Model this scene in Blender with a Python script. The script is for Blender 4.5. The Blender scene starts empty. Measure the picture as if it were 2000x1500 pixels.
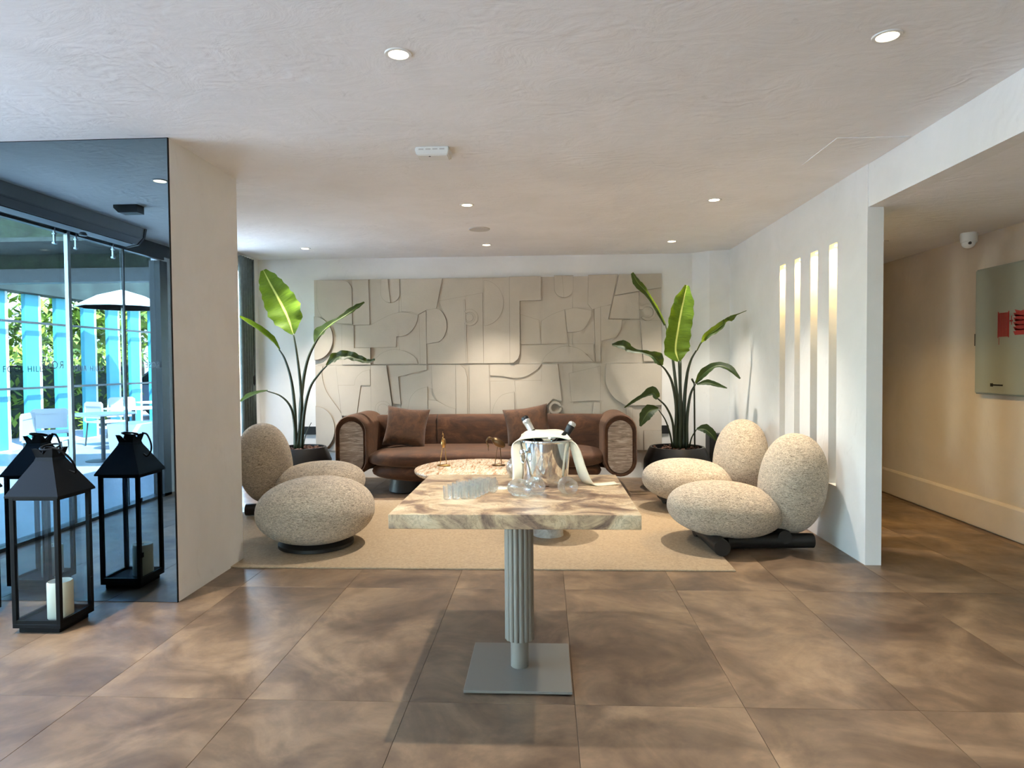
import bpy, bmesh, math, random
from mathutils import Vector, Matrix, noise
random.seed(7)
PI = math.pi
C = bpy.context.scene.collection
scn = bpy.context.scene

# ---------------------------------------------------------------- camera
EYE = Vector((0, 0, 1.4)); FPX = 1300.0
def cam_axes(pitch, yaw, roll):
    cy, sy, cp, sp = math.cos(yaw), math.sin(yaw), math.cos(pitch), math.sin(pitch)
    f = Vector((-sy*cp, cy*cp, sp)); r = Vector((cy, sy, 0)); u = r.cross(f)
    return r*math.cos(roll)+u*math.sin(roll), -r*math.sin(roll)+u*math.cos(roll), f
CR, CU, CF = cam_axes(-0.0284, 0.0494, -0.0078)
cd = bpy.data.cameras.new('camera'); cam = bpy.data.objects.new('camera', cd); C.objects.link(cam)
cd.sensor_fit = 'HORIZONTAL'; cd.sensor_width = 36; cd.lens = 36*FPX/2000; cd.clip_start = .05; cd.clip_end = 200
cam.matrix_world = Matrix(((CR.x, CU.x, -CF.x, EYE.x), (CR.y, CU.y, -CF.y, EYE.y), (CR.z, CU.z, -CF.z, EYE.z), (0, 0, 0, 1)))
scn.camera = cam
def at(x, y, Y):
    """point of the room seen at photo pixel (x, y) at real depth Y"""
    d = CF + CR*((x-1000)/FPX) + CU*((750-y)/FPX)
    return EYE + d*(Y/d.y)

# ---------------------------------------------------------------- world, sun, exposure
w = bpy.data.worlds.new('sky'); scn.world = w; w.use_nodes = True
nt = w.node_tree; nt.nodes.clear()
sky = nt.nodes.new('ShaderNodeTexSky'); sky.sky_type = 'NISHITA'; sky.sun_disc = False
sky.sun_elevation = math.radians(52); sky.sun_rotation = math.radians(50); sky.dust_density = .6; sky.air_density = 1.1
bg = nt.nodes.new('ShaderNodeBackground'); bg.inputs['Strength'].default_value = 2.8
ow = nt.nodes.new('ShaderNodeOutputWorld')
nt.links.new(sky.outputs[0], bg.inputs[0]); nt.links.new(bg.outputs[0], ow.inputs[0])
sl = bpy.data.lights.new('sun', 'SUN'); sl.energy = 62; sl.angle = math.radians(.6); sl.color = (1, .94, .86)
so = bpy.data.objects.new('sun', sl); C.objects.link(so)
so.rotation_euler = Vector((-.50, -.42, -.76)).to_track_quat('-Z', 'Y').to_euler()
DOWN_W = 164; SLOT_W = 5
scn.view_settings.view_transform = 'Standard'; scn.view_settings.look = 'None'
scn.view_settings.gamma = 1; scn.view_settings.use_curve_mapping = False
scn.view_settings.exposure = 0.36
cy = scn.cycles
cy.use_denoising = True; cy.max_bounces = 10; cy.diffuse_bounces = 5; cy.glossy_bounces = 6
cy.transmission_bounces = 10; cy.transparent_max_bounces = 24; cy.sample_clamp_indirect = 6
cy.caustics_reflective = False

# ---------------------------------------------------------------- node helpers
def lin(c): return tuple(((v/255)/12.92 if v/255 <= .04045 else ((v/255+.055)/1.055)**2.4) for v in c)+(1,)
class NT:
    def __init__(s, name):
        s.m = bpy.data.materials.new(name); s.m.use_nodes = True; s.t = s.m.node_tree; s.t.nodes.clear()
        s.out = s.n('ShaderNodeOutputMaterial'); s.b = s.n('ShaderNodeBsdfPrincipled'); s.l(s.b.outputs[0], s.out.inputs[0])
    def n(s, k, **kw):
        n = s.t.nodes.new(k)
        for a, v in kw.items(): setattr(n, a, v)
        return n
    def l(s, a, b): s.t.links.new(a, b)
    def coord(s, kind='Object', scale=(1, 1, 1), rot=(0, 0, 0)):
        mp = s.n('ShaderNodeMapping'); mp.inputs['Scale'].default_value = scale; mp.inputs['Rotation'].default_value = rot
        if kind == 'World': s.l(s.n('ShaderNodeNewGeometry').outputs['Position'], mp.inputs[0])
        else: s.l(s.n('ShaderNodeTexCoord').outputs[kind], mp.inputs[0])
        return mp.outputs[0]
    def noise(s, vec, scale, detail=5, rough=.55, dist=0.0):
        n = s.n('ShaderNodeTexNoise'); s.l(vec, n.inputs['Vector'])
        n.inputs['Scale'].default_value = scale; n.inputs['Detail'].default_value = detail
        n.inputs['Roughness'].default_value = rough; n.inputs['Distortion'].default_value = dist
        return n.outputs['Fac']
    def ramp(s, fac, stops):
        r = s.n('ShaderNodeValToRGB'); e = r.color_ramp.elements
        while len(e) < len(stops): e.new(.5)
        for i, (p, c) in enumerate(stops): e[i].position = p; e[i].color = c if len(c) == 4 else lin(c)
        s.l(fac, r.inputs[0]); return r.outputs[0]
    def mix(s, a, b, fac, mode='MIX'):
        m = s.n('ShaderNodeMix', data_type='RGBA', blend_type=mode)
        for sock, v in ((m.inputs[0], fac), (m.inputs[6], a), (m.inputs[7], b)):
            if hasattr(v, 'links'): s.l(v, sock)
            else: sock.default_value = v
        return m.outputs[2]
    def bump(s, h, strength, dist=.01):
        b = s.n('ShaderNodeBump'); b.inputs['Strength'].default_value = strength; b.inputs['Distance'].default_value = dist
        s.l(h, b.inputs['Height'])
        prev = s.b.inputs['Normal']
        if prev.links: s.l(prev.links[0].from_socket, b.inputs['Normal'])
        s.l(b.outputs[0], prev)
    def set(s, **kw):
        for k, v in kw.items():
            i = s.b.inputs[k.replace('_', ' ')]
            if hasattr(v, 'links'): s.l(v, i)
            else: i.default_value = v
        return s
M = {}
def plain(name, rgb, rough=.5, metal=0, bump=None, var=None, spec=.5, kind='Object'):
    t = NT(name); v = t.coord(kind)
    c = lin(rgb)
    if var:
        d = tuple(max(0, x*(1-var[1])) for x in c[:3])+(1,)
        t.set(Base_Color=t.ramp(t.noise(v, var[0], 4), [(.35, d), (.65, c)]))
    else: t.set(Base_Color=c)
    t.set(Roughness=rough, Metallic=metal); t.b.inputs['Specular IOR Level'].default_value = spec
    if bump: t.bump(t.noise(v, bump[0], 4), bump[1], .01)
    M[name] = t.m; return t.m
# plaster of walls and ceiling
def plaster(name, c1, c2, bs):
    t = NT(name); v = t.coord('World')
    base = t.ramp(t.noise(v, 1.6, 6, .6, .6), [(.3, c1), (.7, c2)])
    fleck = t.ramp(t.noise(t.coord('World', (1, 1, .55), (0, 0, .5)), 5.5, 5, .6, 2.2), [(.30, (150, 145, 138)), (.36, (255, 255, 255))])
    t.set(Base_Color=t.mix(base, fleck, .10 if bs > .3 else .06, 'MULTIPLY'), Roughness=.8)
    t.b.inputs['Specular IOR Level'].default_value = .25
    wv = t.n('ShaderNodeTexWave', wave_type='RINGS', rings_direction='SPHERICAL'); t.l(v, wv.inputs[0])
    wv.inputs['Scale'].default_value = 4.2; wv.inputs['Distortion'].default_value = 16; wv.inputs['Detail'].default_value = 3; wv.inputs['Detail Scale'].default_value = .9
    mask = t.ramp(t.noise(v, 2.3, 3, .5, 1.0), [(.52, (0, 0, 0, 1)), (.62, (1, 1, 1, 1))])
    t.bump(t.mix((0.5, .5, .5, 1), wv.outputs['Color'], mask), bs*.8, .006)
    t.bump(t.noise(t.coord('World', (1, 1.5, 1), (0, 0, -.5)), 3.2, 9, .62, 2.2), bs*.55, .03)
    M[name] = t.m
plaster('ceiling_plaster', (232, 231, 230), (242, 241, 241), .42)
plaster('corridor_plaster', (198, 184, 166), (210, 196, 179), .12)
plaster('wall_plaster', (226, 225, 222), (236, 235, 233), .16)
# floor tile
t = NT('floor_tile'); v = t.coord('World')
oi = t.n('ShaderNodeObjectInfo')
ad = t.n('ShaderNodeVectorMath', operation='ADD'); sc_ = t.n('ShaderNodeVectorMath', operation='SCALE')
cmb = t.n('ShaderNodeCombineXYZ'); t.l(oi.outputs['Random'], cmb.inputs[0]); t.l(oi.outputs['Random'], cmb.inputs[2])
t.l(cmb.outputs[0], sc_.inputs[0]); sc_.inputs['Scale'].default_value = 23
t.l(v, ad.inputs[0]); t.l(sc_.outputs[0], ad.inputs[1]); vv = ad.outputs[0]
col = t.ramp(t.noise(vv, 2.1, 7, .62, .7), [(.36, (88, 70, 55)), (.5, (114, 93, 73)), (.64, (144, 119, 93))])
col = t.mix(col, t.ramp(t.noise(vv, 9, 6, .65, .3), [(.3, (150, 140, 132)), (.6, (255, 255, 255))]), .35, 'MULTIPLY')
br = t.n('ShaderNodeHueSaturation'); t.l(col, br.inputs['Color'])
mr = t.n('ShaderNodeMapRange'); t.l(oi.outputs['Random'], mr.inputs[0]); mr.inputs[3].default_value = .96; mr.inputs[4].default_value = 1.03
t.l(mr.outputs[0], br.inputs['Value'])
t.set(Base_Color=br.outputs[0], Roughness=t.ramp(t.noise(vv, 6, 4), [(.3, (.34, .34, .34, 1)), (.7, (.46, .46, .46, 1))]))
t.bump(t.noise(vv, 12, 4), .03, .005); M['floor_tile'] = t.m
plain('grout', (84, 72, 62), .9)
# rug
t = NT('rug'); v = t.coord('World')
wv = t.n('ShaderNodeTexWave', bands_direction='Y'); t.l(v, wv.inputs[0]); wv.inputs['Scale'].default_value = 34; wv.inputs['Distortion'].default_value = 1.2
t.set(Base_Color=t.ramp(t.noise(v, 55, 3, .7), [(.3, (142, 122, 97)), (.7, (170, 149, 120))]), Roughness=.95)
t.bump(wv.outputs['Color'], .35, .004); t.bump(t.noise(v, 130, 2), .5, .004); M['rug'] = t.m
# boucle
t = NT('boucle'); v = t.coord('Object', (1, 1, 2.6)); g = t.noise(v, 38, 5, .8, 1.8)
t.set(Base_Color=t.ramp(g, [(.36, (112, 94, 74)), (.48, (194, 174, 147)), (.60, (236, 220, 196))]), Roughness=.95)
t.b.inputs['Sheen Weight'].default_value = .35
t.bump(g, .9, .012); t.bump(t.noise(v, 16, 3, .6, 1), .35, .02); M['boucle'] = t.m
# brown velvet
t = NT('brown_velvet'); v = t.coord('World', (.55, 1, 1.3)); g = t.noise(v, 7, 6, .7, .9)
t.set(Base_Color=t.ramp(g, [(.28, (38, 20, 9)), (.55, (72, 42, 22)), (.75, (102, 66, 38))]), Roughness=.85)
t.b.inputs['Sheen Weight'].default_value = .3; t.b.inputs['Sheen Tint'].default_value = lin((200, 160, 130))
t.bump(t.noise(t.coord('World'), 90, 3), .3, .004); M['brown_velvet'] = t.m
t = NT('cushion_velvet'); v = t.coord('Object'); g = t.noise(v, 12, 6, .7, .9)
t.set(Base_Color=t.ramp(g, [(.3, (50, 29, 14)), (.7, (94, 60, 34))]), Roughness=.88)
t.b.inputs['Sheen Weight'].default_value = .15; t.bump(g, .4, .01); M['cushion_velvet'] = t.m
# marbles
def marble(name, stops, scale, aniso, rot, dist, rough, veins=None):
    t = NT(name); v = t.coord('World', aniso, rot)
    c = t.ramp(t.noise(v, scale, 9, .62, dist), stops)
    if veins: c = t.mix(c, t.ramp(t.noise(t.coord('World', aniso, rot), veins[0], 8, .7, 2.5), [(.47, (255, 255, 255)), (.5, veins[1]), (.53, (255, 255, 255))]), veins[2], 'MULTIPLY')
    t.set(Base_Color=c, Roughness=rough); M[name] = t.m
marble('table_marble', [(.30, (92, 70, 58)), (.43, (142, 116, 94)), (.52, (192, 165, 130)), (.66, (220, 200, 166))], 5.5, (1, 1.15, 1), (0, 0, .25), 1.0, .4, (7, (104, 82, 68), .4))
marble('coffee_marble', [(.34, (156, 116, 84)), (.46, (202, 176, 146)), (.58, (220, 206, 184))], 6, (4.5, .8, 2), (0, 0, -.55), 1.2, .25, (5, (150, 96, 64), .9))
marble('travertine', [(.28, (92, 76, 64)), (.5, (136, 118, 104)), (.72, (188, 172, 158))], 9, (.6, 1, 4.5), (0, .05, 0), 1.4, .5)
marble('pebble_stone', [(.3, (130, 122, 112)), (.7, (184, 176, 164))], 12, (1, 1, 1), (0, 0, 0), .8, .5)
plain('relief_paint', (188, 178, 163), .62, bump=(60, .12), var=(2.2, .10), kind='World')
plain('relief_edge_shade', (138, 128, 115), .8)  # darker taupe for the shadow lines painted round the relief shapes
plain('table_metal', (130, 125, 116), .5, .35)
plain('black_metal', (5, 5, 6), .5, 0, spec=.15)
plain('black_wood', (22, 19, 18), .5, var=(14, .4))
plain('black_ceramic', (16, 16, 17), .42)
plain('candle_wax', (232, 222, 196), .5)
plain('chrome', (225, 225, 222), .05, 1)
plain('steel', (165, 172, 178), .25, 1)
plain('brass', (168, 132, 80), .3, 1)
plain('bronze', (92, 72, 50), .35, .9)
plain('white_plastic', (226, 226, 222), .4)
plain('grey_plastic', (196, 193, 188), .6)
plain('frame_dark', (22, 25, 29), .4)
plain('dark_grey', (58, 62, 66), .45, .4)
plain('black_plastic', (16, 17, 19), .5)
plain('housing_grey', (120, 124, 128), .4, .5)
plain('bottle_glass', (14, 18, 14), .12)
plain('foil_silver', (210, 208, 204), .3, .6)
plain('napkin', (240, 232, 208), .9, bump=(60, .15))
plain('bark_chips', (92, 62, 48), .9, var=(30, .5))
plain('curtain', (112, 124, 122), .9, var=(20, .2))
plain('cabinet_paint', (142, 143, 129), .55)
plain('sign_red', (150, 36, 34), .6)
plain('sign_dark', (60, 34, 30), .6)
plain('sensor_dark', (70, 70, 70), .4)
plain('terrace_floor', (206, 206, 206), .6, var=(3, .12), kind='World')
plain('terrace_shaded', (148, 151, 154), .35, var=(2, .15), kind='World')  # terrace ground with its shade put into the colour
plain('column_aqua', (58, 142, 156), .6)
plain('white_and_sunlit_edge', (200, 206, 208), .6)
plain('trunk', (74, 60, 46), .9, var=(12, .4))
plain('canopy_fabric', (46, 58, 54), .8, var=(3, .5), kind='World')
plain('hedge_dark', (34, 50, 34), .9, bump=(14, .8), var=(9, .6), kind='World')
plain('parasol_fabric', (226, 232, 234), .8)
plain('facade', (148, 150, 150), .8, var=(1.5, .15), kind='World')
plain('window_dark', (18, 22, 26), .15)
plain('car_paint', (150, 170, 196), .25, .5)
plain('rattan', (172, 176, 178), .7)
plain('planter_white', (226, 230, 232), .5)
plain('letter_white', (240, 244, 246), .6)
plain('letter_grey', (60, 74, 84), .6)
def leafmat(name, c1, c2, rib, trans):
    t = NT(name); uv = t.n('ShaderNodeTexCoord').outputs['UV']
    mp = t.n('ShaderNodeMapping'); t.l(uv, mp.inputs[0]); mp.inputs['Scale'].default_value = (1.2, 26, 1)
    c = t.ramp(t.noise(mp.outputs[0], 2.5, 4, .6, .3), [(.3, c1), (.7, c2)])
    sp = t.n('ShaderNodeSeparateXYZ'); t.l(uv, sp.inputs[0])
    d = t.n('ShaderNodeMath', operation='SUBTRACT'); t.l(sp.outputs[0], d.inputs[0]); d.inputs[1].default_value = .5
    a = t.n('ShaderNodeMath', operation='ABSOLUTE'); t.l(d.outputs[0], a.inputs[0])
    k = t.ramp(a.outputs[0], [(.02, (1, 1, 1, 1)), (.045, (0, 0, 0, 1))])
    c = t.mix(c, lin(rib), k); t.set(Base_Color=c, Roughness=.5); t.b.inputs['Specular IOR Level'].default_value = .3
    t.bump(t.noise(mp.outputs[0], 3, 3), .3, .01)
    tr = t.n('ShaderNodeBsdfTranslucent'); t.l(t.mix(c, lin((190, 220, 40)), .55), tr.inputs[0])
    ms = t.n('ShaderNodeMixShader'); ms.inputs[0].default_value = trans
    t.l(t.b.outputs[0], ms.inputs[1]); t.l(tr.outputs[0], ms.inputs[2]); t.l(ms.outputs[0], t.out.inputs[0]); M[name] = t.m
leafmat('leaf_dark', (14, 30, 12), (28, 50, 20), (70, 86, 40), .12)
leafmat('leaf_bright', (40, 68, 10), (84, 112, 18), (190, 196, 110), .30)
leafmat('leaf_mid', (20, 37, 13), (38, 60, 20), (110, 128, 64), .2)
plain('leaf_stem', (40, 50, 26), .5, var=(9, .35))
t = NT('foliage'); t.set(Base_Color=t.ramp(t.noise(t.coord('World'), 1.4, 4), [(.3, (44, 74, 22)), (.7, (150, 172, 54))]), Roughness=.7); M['foliage'] = t.m
# glass that lets light through
def pane_mat(name, tint, refl=1.45):
    t = NT(name); tr = t.n('ShaderNodeBsdfTransparent'); tr.inputs[0].default_value = tint
    gl = t.n('ShaderNodeBsdfGlossy'); gl.inputs['Roughness'].default_value = 0
    ge = t.n('ShaderNodeNewGeometry'); dt = t.n('ShaderNodeVectorMath', operation='DOT_PRODUCT'); t.l(ge.outputs['Normal'], dt.inputs[0]); t.l(ge.outputs['Incoming'], dt.inputs[1])
    ab = t.n('ShaderNodeMath', operation='ABSOLUTE'); t.l(dt.outputs['Value'], ab.inputs[0])
    sb = t.n('ShaderNodeMath', operation='SUBTRACT'); sb.inputs[0].default_value = 1; t.l(ab.outputs[0], sb.inputs[1])
    pw = t.n('ShaderNodeMath', operation='POWER'); t.l(sb.outputs[0], pw.inputs[0]); pw.inputs[1].default_value = 5
    fr = t.n('ShaderNodeMapRange'); t.l(pw.outputs[0], fr.inputs[0]); fr.inputs[3].default_value = ((refl-1)/(refl+1))**2; fr.inputs[4].default_value = .9
    ms = t.n('ShaderNodeMixShader'); t.l(fr.outputs[0], ms.inputs[0]); t.l(tr.outputs[0], ms.inputs[1]); t.l(gl.outputs[0], ms.inputs[2])
    t.l(ms.outputs[0], t.out.inputs[0]); M[name] = t.m
pane_mat('pane_glass', (.93, .97, .97, 1)); pane_mat('lantern_glass', (.94, .97, .98, 1), 1.5)
t = NT('crystal'); gb = t.n('ShaderNodeBsdfGlass'); gb.inputs['IOR'].default_value = 1.5; gb.inputs['Roughness'].default_value = .0; gb.inputs[0].default_value = (.97, .985, .98, 1)
tr = t.n('ShaderNodeBsdfTransparent'); ms = t.n('ShaderNodeMixShader'); ms.inputs[0].default_value = .62
t.l(gb.outputs[0], ms.inputs[1]); t.l(tr.outputs[0], ms.inputs[2])
df = t.n('ShaderNodeBsdfTranslucent'); df.inputs[0].default_value = (.95, .94, .9, 1); m2 = t.n('ShaderNodeMixShader'); m2.inputs[0].default_value = .05
t.l(ms.outputs[0], m2.inputs[1]); t.l(df.outputs[0], m2.inputs[2]); t.l(m2.outputs[0], t.out.inputs[0]); M['crystal'] = t.m
t = NT('tinted_mirror'); gl = t.n('ShaderNodeBsdfGlossy'); gl.inputs['Roughness'].default_value = 0; gl.inputs[0].default_value = (.205, .275, .32, 1)
t.l(gl.outputs[0], t.out.inputs[0]); M['tinted_mirror'] = t.m
def emit(name, rgb, s):
    t = NT(name); e = t.n('ShaderNodeEmission'); e.inputs[0].default_value = lin(rgb); e.inputs[1].default_value = s
    t.l(e.outputs[0], t.out.inputs[0]); M[name] = t.m
emit('lamp_lens', (255, 232, 190), 14)
emit('slot_led', (255, 214, 120), 10)

# ---------------------------------------------------------------- mesh helpers
def obj(name, bm, mat, parent=None, smooth=None, loc=None):
    me = bpy.data.meshes.new(name)
    bmesh.ops.recalc_face_normals(bm, faces=bm.faces) if not bm.faces or smooth != 'raw' else None
    bm.to_mesh(me); bm.free()
    if smooth:
        me.polygons.foreach_set('use_smooth', [True]*len(me.polygons))
        if smooth != 'raw': me.set_sharp_from_angle(angle=math.radians(smooth if smooth is not True else 180))
    me.materials.append(M[mat]) if isinstance(mat, str) else [me.materials.append(M[x]) for x in mat]
    o = bpy.data.objects.new(name, me); C.objects.link(o)
    if parent is not None: o.parent = parent
    if loc is not None: o.location = loc
    return o
def thing(name, label, cat, loc=(0, 0, 0), rz=0, group=None, scale=1):
    o = bpy.data.objects.new(name, None); C.objects.link(o); o.empty_display_size = .1
    o.location = loc; o.rotation_euler = (0, 0, rz); o.scale = (scale,)*3; o['label'] = label; o['category'] = cat
    if group: o['group'] = group
    return o
def tag(o, label, cat, group=None, kind=None):
    o['label'] = label; o['category'] = cat
    if group: o['group'] = group
    if kind: o['kind'] = kind
    return o
def struct(name, bm, mat, smooth=None, loc=None, parent=None):
    o = obj(name, bm, mat, parent, smooth, loc); o['kind'] = 'structure'; return o
def dup(root, loc, rz=None, label=None, group=None):
    r = root.copy(); C.objects.link(r); r.location = loc
    if rz is not None: r.rotation_euler = (0, 0, rz)
    if label: r['label'] = label
    if group: r['group'] = group
    for ch in list(root.children):
        c = ch.copy(); C.objects.link(c); c.parent = r
        for g in ch.children:
            d = g.copy(); C.objects.link(d); d.parent = c
    return r
def NB(): return bmesh.new()
def box(bm, x0, x1, y0, y1, z0, z1, bev=0, seg=2):
    vs = [bm.verts.new((x, y, z)) for z in (z0, z1) for y in (y0, y1) for x in (x0, x1)]
    F = [(0, 2, 3, 1), (4, 5, 7, 6), (0, 1, 5, 4), (2, 6, 7, 3), (0, 4, 6, 2), (1, 3, 7, 5)]
    fs = [bm.faces.new([vs[i] for i in f]) for f in F]
    if bev:
        es = list({e for f in fs for e in f.edges})
        bmesh.ops.bevel(bm, geom=es, offset=bev, segments=seg, profile=.5, affect='EDGES', clamp_overlap=True)
    return bm
def B(*a, **k): return box(NB(), *a, **k)
def lathe(bm, prof, c=(0, 0, 0), seg=32, flute=None, M3=None):
    rings = []
    for r, z in prof:
        ring = []
        for i in range(seg):
            a = 2*PI*i/seg; rr = r*(1+(flute(a, z) if flute else 0))
            p = Vector((rr*math.cos(a), rr*math.sin(a), z))
            if M3: p = M3 @ p
            ring.append(bm.verts.new(p+Vector(c)))
        rings.append(ring)
    for A, Bq in zip(rings, rings[1:]):
        for i in range(seg):
            j = (i+1) % seg; bm.faces.new((A[i], A[j], Bq[j], Bq[i]))
    if prof[0][0] > 1e-5: bm.faces.new(list(reversed(rings[0])))
    if prof[-1][0] > 1e-5: bm.faces.new(rings[-1])
    bmesh.ops.remove_doubles(bm, verts=bm.verts, dist=1e-5)
    return bm
def tube(bm, pts, rad, seg=8, closed=False):
    pts = [Vector(p) for p in pts]; n = len(pts); rings = []
    rad = rad if isinstance(rad, (list, tuple)) else [rad]*n
    up = Vector((.13, .2, 1)).normalized()
    for i, p in enumerate(pts):
        a = pts[(i-1) % n] if closed or i else p; b = pts[(i+1) % n] if closed or i < n-1 else p
        d = (b-a).normalized(); x = d.cross(up)
        if x.length < .05: x = d.cross(Vector((1, 0, 0)))
        x.normalize(); y = x.cross(d)
        rings.append([bm.verts.new(p+(x*math.cos(2*PI*k/seg)+y*math.sin(2*PI*k/seg))*rad[i]) for k in range(seg)])
    for i in range(n if closed else n-1):
        A, Bq = rings[i], rings[(i+1) % n]
        for k in range(seg): j = (k+1) % seg; bm.faces.new((A[k], A[j], Bq[j], Bq[k]))
    if not closed: bm.faces.new(list(reversed(rings[0]))); bm.faces.new(rings[-1])
    return bm
def spline(pts, n=8):
    pts = [Vector(p) for p in pts]; out = []
    P = [pts[0]*2-pts[1]]+pts+[pts[-1]*2-pts[-2]]
    for i in range(1, len(P)-2):
        for k in range(n):
            t = k/n; a, b, c, d = P[i-1], P[i], P[i+1], P[i+2]
            out.append(.5*((2*b)+(c-a)*t+(2*a-5*b+4*c-d)*t*t+(3*b-a-3*c+d)*t**3))
    out.append(pts[-1]); return out
def sgp(v, e): return math.copysign(abs(v)**e, v)
def superq(bm, c, s, e1=1, e2=1, nu=48, nv=28, M3=None, fn=None):
    """superellipsoid: s half sizes, e1 vertical, e2 plan exponent"""
    rings = []; c = Vector(c)
    for j in range(1, nv):
        ph = -PI/2+PI*j/nv; ring = []
        for i in range(nu):
            th = 2*PI*i/nu
            p = Vector((s[0]*sgp(math.cos(ph), e1)*sgp(math.cos(th), e2), s[1]*sgp(math.cos(ph), e1)*sgp(math.sin(th), e2), s[2]*sgp(math.sin(ph), e1)))
            if fn: p = fn(p)
            if M3: p = M3 @ p
            ring.append(bm.verts.new(p+c))
        rings.append(ring)
    def pole(z):
        p = Vector((0, 0, z))
        if fn: p = fn(p)
        return bm.verts.new((M3 @ p if M3 else p)+c)
    lo, hi = pole(-s[2]), pole(s[2])
    for A, Bq in zip(rings, rings[1:]):
        for i in range(nu): k = (i+1) % nu; bm.faces.new((A[i], A[k], Bq[k], Bq[i]))
    for i in range(nu):
        k = (i+1) % nu; bm.faces.new((lo, rings[0][k], rings[0][i])); bm.faces.new((hi, rings[-1][i], rings[-1][k]))
    return bm
def prism(bm, poly, y0, y1, flip='Y'):
    """poly of (x,z) extruded in y between y0 and y1"""
    f = (lambda x, z, y: (x, y, z)) if flip == 'Y' else ((lambda x, z, y: (y, x, z)) if flip == 'X' else (lambda x, z, y: (x, z, y)))
    a = [bm.verts.new(f(x, z, y0)) for x, z in poly]; b = [bm.verts.new(f(x, z, y1)) for x, z in poly]
    n = len(poly); bm.faces.new(a); bm.faces.new(list(reversed(b)))
    for i in range(n): j = (i+1) % n; bm.faces.new((a[i], b[i], b[j], a[j]))
    return bm

# ---------------------------------------------------------------- structure
ZC = 2.746; YM = 3.827; XC = -2.196; XP0, XP1 = 2.199, 2.307; YP = 4.671; YB = 8.25; XW = 3.644; ZCC = 2.458
XL = -4.2; XLL = -3.6; YR = -3.6
V_ = lambda yv: 2*YM-yv        # depth seen in the mirror -> depth in the room
fl = struct('floor', B(-4.32, 3.8, YR-.1, 9.2, -.09, -.012), 'grout')
TX, TY = .689, 1.41
tile = None
for i in range(-7, 6):
    for j in range(-4, 5):
        x0 = .115+TX*i; y0 = 2.711+TY*j
        x1, y1 = x0+TX, y0+TY
        cx0, cx1, cy0, cy1 = max(x0, -4.3), min(x1, 3.75), max(y0, YR), min(y1, 9.1)
        if cx1-cx0 < .05 or cy1-cy0 < .05: continue
        full = abs(cx1-cx0-TX) < 1e-4 and abs(cy1-cy0-TY) < 1e-4
        h, k = (cx1-cx0)/2-.0008, (cy1-cy0)/2-.0008
        if full and tile:
            o = bpy.data.objects.new('floor_tile', tile.data); C.objects.link(o); o.parent = fl
        else:
            o = obj('floor_tile', B(-h, h, -k, k, -.012, 0, bev=.0007, seg=1), 'floor_tile', fl)
            if full: tile = o
        o.location = ((cx0+cx1)/2, (cy0+cy1)/2, 0)
ceil = struct('ceiling', B(-4.32, XP1, YR-.1, 9.2, ZC, ZC+.12), 'ceiling_plaster')
obj('access_hatch', B(1.755, 2.19, 4.115, 4.66, ZC-.005, ZC+.01), 'ceiling_plaster', ceil)
struct('ceiling_corridor', B(XP1, 3.8, YR-.1, 9.2, ZCC, ZCC+.4), 'ceiling_plaster')
struct('trim_1', B(XP0+.005, XP1, YR, YP+.001, ZCC-.003, ZC), 'wall_plaster')     # beam over the corridor opening
struct('wall_back', B(-3.75, 3.8, YB, YB+.15, 0, ZC+.1), 'wall_plaster')
bm = prism(NB(), [(1.79, YB+.01), (1.97, 8.09), (XP0, 8.05), (XP0, YB+.01)], 0, ZC, flip='Z')
struct('trim_2', bm, 'wall_plaster')                                              # corner pilaster
struct('wall_corridor', B(XW, XW+.15, YR, YB, 0, ZC), 'corridor_plaster')
bm = prism(NB(), [(XW, .012), (XW-.022, .014), (XW-.022, .25), (XW-.012, .268), (XW, .272)], YR, YB)
struct('baseboard_corridor', bm, 'corridor_plaster')
# partition with four slots
slots = [(5.139, 5.279, .463), (5.497, 5.64, .463), (5.862, 5.99, .463), (6.215, 6.36, .463)]
ZS = 2.305
bm = NB(); ys = [YP]+[v for s in slots for v in s[:2]]+[YB]
for a, b in zip(ys[::2], ys[1::2]): box(bm, XP0, XP1, a, b, .463, ZS)
box(bm, XP0, XP1, YP, YB, 0, .463); box(bm, XP0, XP1, YP, YB, ZS, ZC)
bmesh.ops.remove_doubles(bm, verts=bm.verts, dist=1e-4)
wr = struct('wall_right', bm, 'wall_plaster')
for a, b, z in slots:
    lb = NB(); box(lb, XP0+.03, XP1-.02, a+.02, b-.02, ZS-.012, ZS-.002)
    obj('slot_light', lb, 'slot_led', wr)
    ld = bpy.data.lights.new('slot_lamp', 'AREA'); ld.shape = 'RECTANGLE'; ld.size = .07; ld.size_y = .1; ld.energy = SLOT_W; ld.color = (1, .68, .26); ld.spread = math.radians(130)
    lo = bpy.data.objects.new('slot_lamp', ld); C.objects.link(lo); lo.location = ((XP0+XP1)/2+.01, (a+b)/2, ZS-.014)
# mirror column
struct('wall_column', B(-4.32, XC, YM+.012, 4.696, 0, ZC), 'wall_plaster')
mt = obj('mirror_panel', B(XL, XC-.002, YM, YM+.008, .004, ZC-.004), 'tinted_mirror')
tag(mt, 'tall blue-grey tinted mirror panel cladding the column behind the black lanterns', 'mirror')
bm = NB(); box(bm, XC-.002, XC+.002, YM-.001, YM+.012, 0, ZC); box(bm, XL, XC, YM, YM+.009, ZC-.004, ZC)
obj('edge_trim', bm, 'black_metal', mt)
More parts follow.
